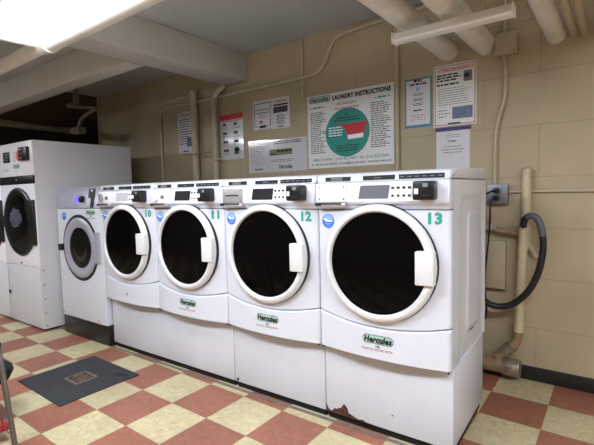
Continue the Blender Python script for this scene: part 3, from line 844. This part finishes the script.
# 4 framed notice
t, w, h, y = paper('paper_notice', 1.160, 1.390, 1.842, 2.108, 'small white notice with a thin dark frame line, left of the notice with dark picture')
bm = bmesh.new()
for a, b in (((-0.10, 0.025), (-0.094, h - 0.025)), ((0.094, 0.025), (0.10, h - 0.025)), ((-0.10, h - 0.031), (0.10, h - 0.025)), ((-0.10, 0.025), (0.10, 0.029)), ((-0.085, h - 0.090), (0.085, h - 0.084)), ((-0.085, h - 0.118), (0.085, h - 0.112))):
    add_box(bm, (a[0], y, a[1]), (b[0], y + 0.001, b[1]))
from_bm('frame_line', bm, M['ink'], t)
bm = bmesh.new(); add_lines(bm, -0.05, 0.05, 0.10, 0.14, 2, y, rng, 0.3, centre=True); add_box(bm, (-0.035, y, 0.052), (0.0, y + 0.001, 0.08)); from_bm('printed_text', bm, M['redink'], t)
bm = bmesh.new(); add_box(bm, (-0.035, y - 0.0006, 0.012), (0.04, y + 0.001, 0.035)); from_bm('brand_mark', bm, M['ink'], t); finish(t)
# 5 notice with dark picture
t, w, h, y = paper('paper_notice', 1.394, 1.597, 1.830, 2.106, 'small white notice with red heading and dark picture beside the framed notice')
bm = bmesh.new(); add_text(bm, 'ATTENTION', -0.075, 0.075, h - 0.045, h - 0.022, y, 0.03); from_bm('heading_text', bm, M['redink'], t)
bm = bmesh.new(); add_box(bm, (-0.085, y, h - 0.072), (0.085, y + 0.001, h - 0.058)); add_lines(bm, -0.06, 0.06, 0.035, 0.125, 7, y, rng, 0.45, centre=True); add_lines(bm, -0.035, 0.035, 0.01, 0.024, 1, y, rng, 0.8, ragged=0); from_bm('printed_text', bm, M['ink'], t)
box('picture', (-0.085, y - 0.0005, 0.140), (0.080, y + 0.001, 0.195), M['greyphoto'], t); finish(t)
# 6, 7 lower pair
t, w, h, y = paper('paper_notice', 1.088, 1.332, 1.440, 1.742, 'laminated text notice directly above washer 12, left one of the lower pair', 'laminate')
bm = bmesh.new(); add_lines(bm, -w / 2 + 0.025, w / 2 - 0.025, 0.07, h - 0.05, 9, y, rng, 0.22); from_bm('printed_text', bm, M['greyink'], t)
bm = bmesh.new(); add_text(bm, 'Hercules', -0.05, 0.05, 0.022, 0.046, y, 0.03, 0.1); from_bm('brand_mark', bm, M['ink'], t); finish(t)
t, w, h, y = paper('paper_notice', 1.336, 1.779, 1.440, 1.732, 'wide laminated notice with olive strip, right one of the lower pair', 'laminate')
bm = bmesh.new(); add_lines(bm, -0.16, 0.17, h - 0.045, h - 0.012, 2, y, rng, 0.5, ragged=0.1, centre=True); add_lines(bm, -0.19, 0.14, 0.085, 0.115, 2, y, rng, 0.3); from_bm('printed_text', bm, M['ink'], t)
ov = box('olive_strip', (-0.205, y, 0.150), (0.06, y + 0.001, 0.205), M['olive'], t)
bm = bmesh.new(); add_lines(bm, -0.12, 0.055, 0.172, 0.200, 1, y - 0.0006, rng, 0.7, ragged=0); add_lines(bm, -0.20, -0.13, 0.153, 0.172, 1, y - 0.0006, rng, 0.6, ragged=0); from_bm('strip_print', bm, M['ink'], ov)
bm = bmesh.new(); add_text(bm, 'Hercules', -0.095, 0.055, 0.025, 0.065, y, 0.03, 0.1); from_bm('brand_mark', bm, M['ink'], t); finish(t)
# 8 blue bordered notice
t, w, h, y = paper('paper_notice', 2.672, 2.873, 1.698, 2.048, 'narrow white notice with a blue and green border', 'paper')
bm = bmesh.new(); b_ = 0.011
for a, b in (((-w / 2, 0), (w / 2, 0.02)), ((-w / 2, h - b_), (w / 2, h))):
    add_box(bm, (a[0], y, a[1]), (b[0], y + 0.001, b[1]))
    from_bm('border_end', bm, M['bluegreen'], t); bm = bmesh.new()
for a, b in (((-w / 2, 0.02), (-w / 2 + b_, h - b_)), ((w / 2 - b_, 0.02), (w / 2, h - b_))):
    add_box(bm, (a[0], y, a[1]), (b[0], y + 0.001, b[1]))
    from_bm('border_side', bm, mat_once('green_blue_border', rgb(62, 128, 118)), t); bm = bmesh.new()
bm = bmesh.new()
add_lines(bm, -0.03, 0.03, h - 0.028, h - 0.006, 1, y - 0.0008, rng, 0.8, ragged=0); add_lines(bm, -0.06, 0.06, h - 0.05, h - 0.032, 1, y, rng, 0.7, ragged=0)
for zz, n_ in ((0.225, 2), (0.188, 2), (0.155, 2), (0.112, 1)): add_lines(bm, -0.04, 0.04, zz, zz + 0.022, n_, y, rng, 0.45, ragged=0.2, centre=True)
from_bm('printed_text', bm, M['ink'], t)
bm = bmesh.new(); add_lines(bm, -0.07, 0.07, 0.05, 0.095, 3, y, rng, 0.25, centre=True); from_bm('small_print', bm, M['redink'], t)
poly('round_badge', disc_pts(0, h - 0.075, 0.016, 0.016, 20), y, y + 0.001, M['bluelight'], t); finish(t)
# 9 attention sign
t, w, h, y = sheet('attention_sign', 2.888, 3.176, 1.684, 2.103, 'white sign with red border and red attention heading above the purple taped page', 'sign', M['board'], None, 0.004)
bm = bmesh.new(); e = 0.008
for a, b in (((-w / 2 + e, e), (w / 2 - e, e + 0.005)), ((-w / 2 + e, h - e - 0.005), (w / 2 - e, h - e)), ((-w / 2 + e, e), (-w / 2 + e + 0.005, h - e)), ((w / 2 - e - 0.005, e), (w / 2 - e, h - e))):
    add_box(bm, (a[0], y, a[1]), (b[0], y + 0.001, b[1]))
from_bm('red_border', bm, M['redink'], t)
text('heading_text', 'ATTENTION RESIDENTS', -w / 2 + 0.028, w / 2 - 0.022, h - 0.048, h - 0.022, y, M['red'], t, 0.03)
bm = bmesh.new(); add_lines(bm, -w / 2 + 0.022, 0.045, h - 0.115, h - 0.060, 3, y, rng, 0.6, ragged=0.35); add_lines(bm, -w / 2 + 0.022, 0.03, h - 0.142, h - 0.125, 1, y, rng, 0.7, ragged=0)
from_bm('bold_text', bm, M['ink'], t)
bm = bmesh.new(); add_lines(bm, -w / 2 + 0.03, w / 2 - 0.03, 0.14, h - 0.155, 8, y, rng, 0.25); add_lines(bm, -w / 2 + 0.03, -0.03, 0.055, 0.12, 3, y, rng, 0.25); from_bm('printed_text', bm, M['greyink'], t)
pc = box('upper_picture', (0.060, y - 0.0005, h - 0.130), (0.115, y + 0.001, h - 0.060), M['greyink'], t)
poly('picture_lens', disc_pts(0.080, h - 0.092, 0.016, 0.016, 20), y - 0.0012, y - 0.0004, M['ink'], pc)
pc = box('lower_picture', (-0.015, y - 0.0005, 0.045), (0.120, y + 0.001, 0.125), M['photo'], t)
bm = bmesh.new(); add_box(bm, (-0.045, y, 0.010), (0.04, y + 0.001, 0.022)); from_bm('footer_print', bm, M['greyphoto'], t)
for sx in (-1, 1):
    for zz in (0.012, h - 0.012):
        lathe('sign_screw', [(0.004, y), (0.0035, y - 0.0015), (0, y - 0.002)], (sx * (w / 2 - 0.012), 0, zz), M['rust'], t, 8)
finish(t)
# 10 page with purple tape
t, w, h, y = paper('paper_notice', 2.905, 3.134, 1.34, 1.672, 'plain white page hung by a strip of purple tape')
box('purple_tape', (-w / 2 - 0.005, y - 0.001, h - 0.022), (w / 2 + 0.008, y + 0.001, h + 0.004), M['purple'], t)
bm = bmesh.new(); add_lines(bm, -0.05, 0.05, h - 0.07, h - 0.045, 2, y, rng, 0.3, centre=True); add_lines(bm, -0.03, 0.03, h - 0.10, h - 0.085, 1, y, rng, 0.7, ragged=0); add_lines(bm, -0.08, 0.08, h - 0.18, h - 0.12, 3, y, rng, 0.25, centre=True)
from_bm('printed_text', bm, M['greyink'], t); finish(t)

# ------------------------------------------------------------------ wall pipes and conduit
def elbows(pts, r=0.04, n=6):
    """polyline with rounded corners"""
    P = [Vector(p) for p in pts]; out = [P[0]]
    for a, b, c in zip(P, P[1:], P[2:]):
        d1_, d2_ = (a - b).normalized(), (c - b).normalized()
        s = min(r, (a - b).length * 0.45, (c - b).length * 0.45)
        p, q = b + d1_ * s, b + d2_ * s
        for k in range(n + 1):
            t_ = k / n; out.append((1 - t_) ** 2 * p + 2 * t_ * (1 - t_) * b + t_ ** 2 * q)
    out.append(P[-1]); return out

t = thing('wall_conduit', 'thin tan conduit running from the ceiling across the wall and down at the left', 'conduit', (-0.26, WY, 0.9))
def rel(pts, o): return [(p[0] - o[0], p[1] - o[1], p[2] - o[2]) for p in pts]
O = (-0.26, WY, 0.9)
y = WY - 0.018
tube('conduit_run', rel(elbows([(-0.25, y, 0.9), (-0.262, y, 2.220), (1.76, y, 2.228), (1.95, y, 2.24), (2.085, y, 2.50), (2.60, y, 2.525), (3.0, y, 2.53)], 0.09), O), 0.017, M['pipetan'], t, 12)
bm = bmesh.new()
for x in (0.10, 0.95, 1.70): add_box(bm, (x - 0.012 - O[0], y - 0.014 - O[1], 2.208 - O[2]), (x + 0.012 - O[0], WY - O[1], 2.246 - O[2]), 0.003)
from_bm('conduit_clips', bm, M['pipetan'], t)
o = tube('conduit_drop', [(1.752, WY - 0.012, CZ), (1.752, WY - 0.012, 2.065)], 0.013, M['pipetan'], None, 12)
tag(o, 'short vertical tan pipe above the laundry instructions board', 'conduit')
o = tube('wall_pipe', [(2.615, WY - 0.016, CZ), (2.625, WY - 0.016, 0.3)], 0.016, M['pipetan'], None, 14)
tag(o, 'thin vertical tan pipe right of the laundry instructions board', 'pipe')

for x, zt, lab in ((0.372, 2.31, 'capped vertical tan pipe on the wall, left of the red headed notice'), (0.682, 2.235, 'vertical tan pipe bending off the wall top, right beside the red headed notice')):
    t = thing('vertical_pipe', lab, 'pipe', (x, WY - 0.055, 0.02), 0, 'thick vertical wall pipes')
    if x < 0.5:
        tube('pipe_tube', [(0, 0, 0), (0, 0, zt - 0.02)], 0.037, M['pipetan'], t, 20)
        tube('pipe_cap', [(0, 0, zt - 0.045), (0, 0, zt)], 0.046, M['pipetan'], t, 20)
    else:
        tube('pipe_tube', elbows([(0, 0, 0), (0, 0, zt - 0.04), (0.05, 0, zt + 0.005), (0.17, 0, zt + 0.062)], 0.06), 0.029, M['pipetan'], t, 20)
        tube('pipe_collar', [(0, 0, zt - 0.12), (0, 0, zt - 0.06)], 0.040, M['pipetan'], t, 20)
        tube('pipe_valve', [(0, -0.02, 1.575), (0.10, -0.02, 1.575)], 0.010, M['pipetan'], t, 10)
o = tube('copper_line', catmull([(0.05, WY - 0.10, 1.685), (0.35, WY - 0.10, 1.665), (0.62, WY - 0.098, 1.67), (0.66, WY - 0.10, 1.69)]), 0.005, M['pipebrown'], None, 8)
tag(o, 'thin brown line running sideways across the two thick vertical pipes', 'tube')

# junction box, conduit and outlet on the right
t = thing('junction_box', 'square tan junction box high on the wall under the hanging lamp', 'electrical box', (3.36, WY, 2.085))
box('box_cover', (-0.062, -0.058, 0), (0.062, -0.0, 0.135), M['boxtan'], t, 0.004)
for x, z in ((-0.05, 0.122), (0.05, 0.012)): lathe('cover_screw', [(0.004, -0.058), (0.003, -0.061), (0, -0.061)], (x, 0, z), M['rust'], t, 8)
o = tube('box_conduit', catmull([(3.343, WY - 0.018, 2.085), (3.355, WY - 0.018, 1.95), (3.350, WY - 0.018, 1.82), (3.318, WY - 0.018, 1.70), (3.300, WY - 0.018, 1.58), (3.298, WY - 0.018, 1.40), (3.298, WY - 0.018, 1.275)]), 0.012, M['pipetan'], None, 12)
tag(o, 'wavy tan conduit dropping from the junction box to the outlet', 'conduit')
o = tube('ceiling_conduit', [(3.345, WY - 0.018, CZ), (3.345, WY - 0.018, 2.22)], 0.012, M['pipetan'], None, 12)
tag(o, 'short tan conduit rising from the junction box to the ceiling', 'conduit')
t = thing('electrical_outlet', 'grey metal double outlet box on the wall right of washer 13', 'outlet', (3.318, WY, 1.145))
box('outlet_box', (-0.064, -0.055, 0), (0.064, 0, 0.128), M['outlet'], t, 0.006)
for z in (0.040, 0.088): lathe('outlet_face', [(0.019, -0.055), (0.018, -0.060), (0, -0.060)], (0.0, 0, z), M['greyink'], t, 20)
for k, (z, lab, pth) in enumerate(((1.232, 'black power cord from the upper socket swinging left behind washer 13', [(3.290, 1.40, 1.222), (3.262, 1.36, 1.19), (3.245, 1.35, 1.12), (3.24, 1.35, 1.02), (3.235, 1.35, 0.9), (3.20, 1.33, 0.75)]),
                    (1.184, 'black power cord hanging straight down from the lower socket', [(3.300, 1.42, 1.178), (3.294, 1.41, 1.12), (3.292, 1.42, 1.05), (3.284, 1.42, 0.92), (3.272, 1.42, 0.80), (3.262, 1.42, 0.62), (3.27, 1.42, 0.4), (3.2, 1.3, 0.3)]))):
    t = thing('power_cord', lab, 'cord', (3.318, WY - 0.06, z), 0, 'power cords at the outlet')
    O = (3.318, WY - 0.06, z)
    bm = bmesh.new(); add_box(bm, (-0.018, -0.040, -0.015), (0.018, -0.001, 0.015), 0.006, 3); from_bm('plug', bm, M['black'], t, smooth=True)
    tube('cord', catmull([(0.0, -0.035, 0)] + rel(pth, O)), 0.0055, M['black'], t, 10)
o = tube('surface_conduit', [(3.38, WY - 0.014, 1.222), (7.2, WY - 0.014, 1.222)], 0.009, M['pipetan'], None, 10)
tag(o, 'thin horizontal brown conduit running right from the outlet', 'conduit')
t = thing('water_valve', 'pale lilac hose valve with short pipe stub below the outlet', 'valve', (3.30, WY, 0.93))
O = (3.30, WY, 0.93)
tube('pipe_stub', rel([(3.25, WY - 0.05, 0.985), (3.45, WY - 0.05, 0.955)], O), 0.018, M['pipebrown'], t, 14)
bm = bmesh.new(); add_box(bm, (-0.045, -0.10, 0.045), (0.0, -0.05, 0.085), 0.010, 3); add_box(bm, (-0.03, -0.09, 0.075), (-0.012, -0.06, 0.135), 0.006, 3)
add_box(bm, (0.0, -0.085, 0.05), (0.018, -0.062, 0.070), 0.004)
from_bm('valve_body', bm, mat_once('lilac_plastic', rgb(176, 160, 168)), t, smooth=True)
tube('valve_stem', [(-0.02, -0.055, 0.06), (-0.02, -0.001, 0.06)], 0.012, M['pipebrown'], t, 12)
t = box('wall_cover_box', (3.25, WY - 0.05, 0.585), (3.372, WY, 0.90), M['boxtan'], None, 0.004)
tag(t, 'flat tan cover box low on the wall behind the washer hose', 'cover')
# vent pipe on the wall behind
t = thing('vent_pipe', 'upright cream pipe open at the top, fixed to the wall behind the standpipe', 'pipe', (3.487, WY - 0.04, 0.86))
tube('pipe_tube', elbows([(0.0, 0, 0.0), (0.0, 0, 0.505)], 0.02), 0.028, M['pipecream'], t, 18)
tube('pipe_mouth', [(0, 0, 0.500), (0, 0, 0.508)], 0.024, M['gap'], t, 16)
tube('pipe_bracket', [(0.0, 0.0, 0.06), (0.06, 0.0, -0.05)], 0.016, M['pipetan'], t, 10)
# standpipe
t = thing('drain_standpipe', 'cream standpipe with elbow and foil wrapped coupling beside washer 13', 'pipe', (3.46, 1.44, 0.0))
O = (3.46, 1.44, 0)
tube('standpipe', rel([(3.481, 1.44, 1.0), (3.463, 1.44, 0.36)], O), 0.027, M['pipecream'], t, 20)
tube('pipe_mouth', rel([(3.481, 1.44, 0.998), (3.481, 1.44, 1.002)], O), 0.022, M['gap'], t, 16)
tube('pipe_collar', rel([(3.465, 1.44, 0.40), (3.462, 1.44, 0.335)], O), 0.033, M['pipecream'], t, 20)
tube('elbow', rel(elbows([(3.462, 1.44, 0.345), (3.455, 1.44, 0.27), (3.37, 1.44, 0.17), (3.33, 1.44, 0.14)], 0.05), O), 0.029, M['pipebrown'], t, 20)
tube('elbow_wrap', rel([(3.425, 1.44, 0.238), (3.375, 1.44, 0.178)], O), 0.038, M['foil'], t, 20)
tube('floor_pipe', rel([(3.05, 1.44, 0.085), (3.44, 1.44, 0.090)], O), 0.048, M['pipebrown'], t, 22)
tube('coupling', rel([(3.375, 1.44, 0.089), (3.395, 1.44, 0.089), (3.40, 1.44, 0.089), (3.465, 1.44, 0.091), (3.475, 1.44, 0.091)], O), [0.054, 0.056, 0.058, 0.058, 0.054], M['foil'], t, 22)
# drain hose
hp = [(3.483, 1.435, 0.90), (3.482, 1.432, 1.00), (3.492, 1.425, 1.052), (3.525, 1.415, 1.073), (3.565, 1.41, 1.048), (3.590, 1.405, 0.96), (3.594, 1.40, 0.86), (3.572, 1.39, 0.73), (3.520, 1.385, 0.61), (3.440, 1.38, 0.525), (3.360, 1.37, 0.498), (3.29, 1.35, 0.52), (3.24, 1.30, 0.60), (3.2, 1.2, 0.68)]
t = thing('drain_hose', 'thick black drain hose looping out of the standpipe behind washer 13', 'hose', (3.2, 1.2, 0.68))
O = (3.2, 1.2, 0.68); cp_ = catmull(hp, 10)
tube('hose', rel(cp_, O), 0.0195, M['hose'], t, 16)
tube('hose_sleeve', rel(cp_[24:52], O), 0.0212, mat_once('grey_hose_sleeve', rgb(92, 92, 96)), t, 16)

# ------------------------------------------------------------------ overhead pipes
def opipe(x, z, r, label, m='pipewhite', y0=-4.1, hook=True):
    t = thing('overhead_pipe', label, 'pipe', (x, WY, z), 0, 'overhead pipes entering the back wall')
    tube('pipe_tube', [(0, y0 - WY, 0), (0, -0.0, 0)], r, M[m], t, 28)
    if r > 0.05:
        for yy in (-0.62, -2.4):
            tube('pipe_seam', [(0, yy - 0.010, 0), (0, yy + 0.010, 0)], r + 0.002, M[m], t, 28)
    if hook:
        tube('hanger_rod', [(0, -1.9, r - 0.01), (0, -1.9, CZ - z)], 0.005, M['outlet'], t, 8)
    return t
opipe(2.990, 2.192, 0.066, 'thick white overhead pipe, left one of the pair behind the hanging lamp')
opipe(3.228, 2.182, 0.066, 'thick white overhead pipe, right one of the pair behind the hanging lamp')
opipe(3.626, 2.150, 0.050, 'medium white overhead pipe right of the junction box')
opipe(3.718, 2.136, 0.019, 'thin overhead pipe close beside the medium white pipe', 'pipetan', hook=False)
opipe(3.768, 2.136, 0.019, 'thin overhead pipe, right one of the thin pair', 'pipetan', hook=False)
opipe(3.905, 2.160, 0.060, 'white overhead pipe at the upper right edge of the photo')

# ------------------------------------------------------------------ unlit hanging strip lamp
t = thing('strip_lamp', 'unlit white strip lamp hanging on rods in front of the overhead pipes', 'lamp', (2.965, 0.70, 2.035))
prof = [(-0.026, 0.0), (0.026, 0.0), (0.036, 0.010), (0.020, 0.050), (-0.020, 0.050), (-0.036, 0.010)]
extrude_profile('lamp_housing', prof, 0.0, 0.578, M['fixture'], t, smooth=False)
for x0, x1 in ((-0.006, 0.0), (0.578, 0.584)):
    box('end_cap', (x0, -0.038, -0.004), (x1, 0.038, 0.054), M['fixture'], t, 0.003)
for x, zz in ((0.020, 0.094), (0.545, CZ - 2.035)): tube('hanging_rod', [(x, 0, 0.045), (x, 0, zz)], 0.004, M['fixture'], t, 8)

# ------------------------------------------------------------------ lit ceiling lamps
def lit_lamp(x, y, label, z=2.25, L=1.24, Wd=0.44, glow=True):
    t = thing('ceiling_lamp', label, 'lamp', (x, y, z), 0, 'fluorescent ceiling lamps')
    box('lamp_housing', (-L / 2 + 0.02, -Wd / 2 + 0.03, 0.035), (L / 2 - 0.02, Wd / 2 - 0.03, 0.085), M['fixture'], t, 0.004)
    prof = [(-Wd / 2, 0.034), (-Wd / 2 + 0.01, 0.014), (-Wd / 2 + 0.05, 0.0), (Wd / 2 - 0.05, 0.0), (Wd / 2 - 0.01, 0.014), (Wd / 2, 0.034)]
    extrude_profile('lamp_diffuser', prof, -L / 2 + 0.008, L / 2 - 0.008, M['lampglow'] if glow else M['fixture'], t)
    for xx in (-0.4, 0.4): tube('hanging_rod', [(xx, 0, 0.08), (xx, 0, CZ - z)], 0.006, M['fixture'], t, 8)
    return t
lit_lamp(1.76, -0.495, 'brightly lit ceiling lamp at the upper left of the photo', z=2.175, Wd=0.30)
for (x, y), lab in zip(ADDED_LAMPS, ('added unseen ceiling lamp directly behind the camera', 'added unseen ceiling lamp in the middle of the room over the open floor',
                                   'added unseen ceiling lamp at the right hand end of the room', 'added unseen ceiling lamp in front of the tall dryers')):
    lit_lamp(x, y, lab)  # fixtures added out of view to carry the fill lights

# pipe with coupling beside the bright lamp
t = thing('sprinkler_pipe', 'white pipe with ring coupling beside the bright ceiling lamp', 'pipe', (1.10, -0.27, 2.20))
tube('pipe_tube', [(-2.2, 0, 0), (0.10, 0, 0)], 0.044, M['pipewhite'], t, 24)
tube('coupling', [(-0.05, 0, 0), (0.03, 0, 0)], 0.052, M['pipewhite'], t, 24)
tube('coupling_ring', [(0.03, 0, 0), (0.050, 0, 0)], 0.064, M['pipewhite'], t, 24)
tube('pipe_sleeve', [(0.05, 0, 0), (1.55, 0, 0.0)], 0.056, M['pipewhite'], t, 24)
tube('pipe_branch', [(-0.045, -0.02, 0.0), (-0.075, -1.0, 0.0), (-0.10, -3.5, 0.0)], 0.026, M['pipewhite'], t, 20)

# dark corner plumbing at the far left
t = thing('corner_plumbing', 'old painted pipe fittings in the dark corner above the tall dryers', 'pipe fitting', (-1.135, 1.0, 1.9))
O = (-1.135, 1.0, 1.9)
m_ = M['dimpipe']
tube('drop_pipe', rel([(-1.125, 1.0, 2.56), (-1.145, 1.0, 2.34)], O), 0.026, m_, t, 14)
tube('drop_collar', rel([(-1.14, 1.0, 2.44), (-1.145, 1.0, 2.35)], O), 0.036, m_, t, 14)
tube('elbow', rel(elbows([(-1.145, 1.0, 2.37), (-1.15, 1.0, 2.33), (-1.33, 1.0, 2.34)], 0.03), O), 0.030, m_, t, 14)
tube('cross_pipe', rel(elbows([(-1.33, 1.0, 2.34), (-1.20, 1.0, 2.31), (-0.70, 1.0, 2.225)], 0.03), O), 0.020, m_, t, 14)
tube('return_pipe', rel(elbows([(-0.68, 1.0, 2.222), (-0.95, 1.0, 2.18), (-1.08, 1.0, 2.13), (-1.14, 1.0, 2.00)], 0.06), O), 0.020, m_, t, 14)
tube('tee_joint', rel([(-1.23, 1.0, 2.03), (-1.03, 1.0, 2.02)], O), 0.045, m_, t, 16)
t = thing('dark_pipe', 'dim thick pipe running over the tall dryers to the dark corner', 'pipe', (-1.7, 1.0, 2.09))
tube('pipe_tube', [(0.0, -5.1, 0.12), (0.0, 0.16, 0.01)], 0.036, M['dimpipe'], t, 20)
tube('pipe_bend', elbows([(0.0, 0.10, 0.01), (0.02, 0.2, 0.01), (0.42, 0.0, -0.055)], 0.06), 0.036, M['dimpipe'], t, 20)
o = tube('corner_pipe', [(-1.60, WY - 0.02, CZ), (-1.60, WY - 0.02, 0)], 0.010, M['pipetan'], None, 10)
tag(o, 'thin vertical pipe at the far left corner of the wall', 'pipe')

# ------------------------------------------------------------------ cart corner at the lower left
t = thing('laundry_cart', 'metal tubed laundry cart with black bag cut off by the left edge', 'cart', (1.60, -0.78, 0))
tube('frame_tube', [(-0.055, 0, 0.53), (0.085, 0, 0.02)], 0.0125, M['steel'], t, 14)
tube('frame_tube', [(-0.30, -0.30, 0.53), (-0.16, -0.30, 0.02)], 0.0125, M['steel'], t, 14)
tube('tube_cap', [(-0.057, 0, 0.525), (-0.063, 0, 0.55)], 0.015, M['black'], t, 14)
bm = bmesh.new(); bmesh.ops.create_icosphere(bm, subdivisions=3, radius=1)
for v in bm.verts:
    k = 1 + 0.12 * mnoise.noise(v.co * 2.5); v.co = Vector((v.co.x * 0.13 * k - 0.415, v.co.y * 0.15 * k + 0.02, v.co.z * 0.085 * k + 0.29))
from_bm('black_bag', bm, M['blackmatte'], t, smooth=True)
bm = bmesh.new()
for k in range(6): add_tube(bm, [(-0.30 + k * 0.055, 0.01 + 0.004 * k, 0.09), (-0.30 + k * 0.048, 0.01, 0.22)], 0.0025, 8)
for z in (0.10, 0.15): add_tube(bm, [(-0.32, 0.01, z), (0.04, 0.01, z)], 0.003, 8)
from_bm('wire_basket', bm, M['steel'], t, smooth=True)
bm = bmesh.new(); add_box(bm, (-0.26, -0.06, 0.045), (-0.13, 0.06, 0.088), 0.02, 3)
for v in bm.verts: v.co.z += 0.015 * math.sin(30 * v.co.x)
from_bm('red_cloth', bm, M['redcloth'], t, smooth=True)
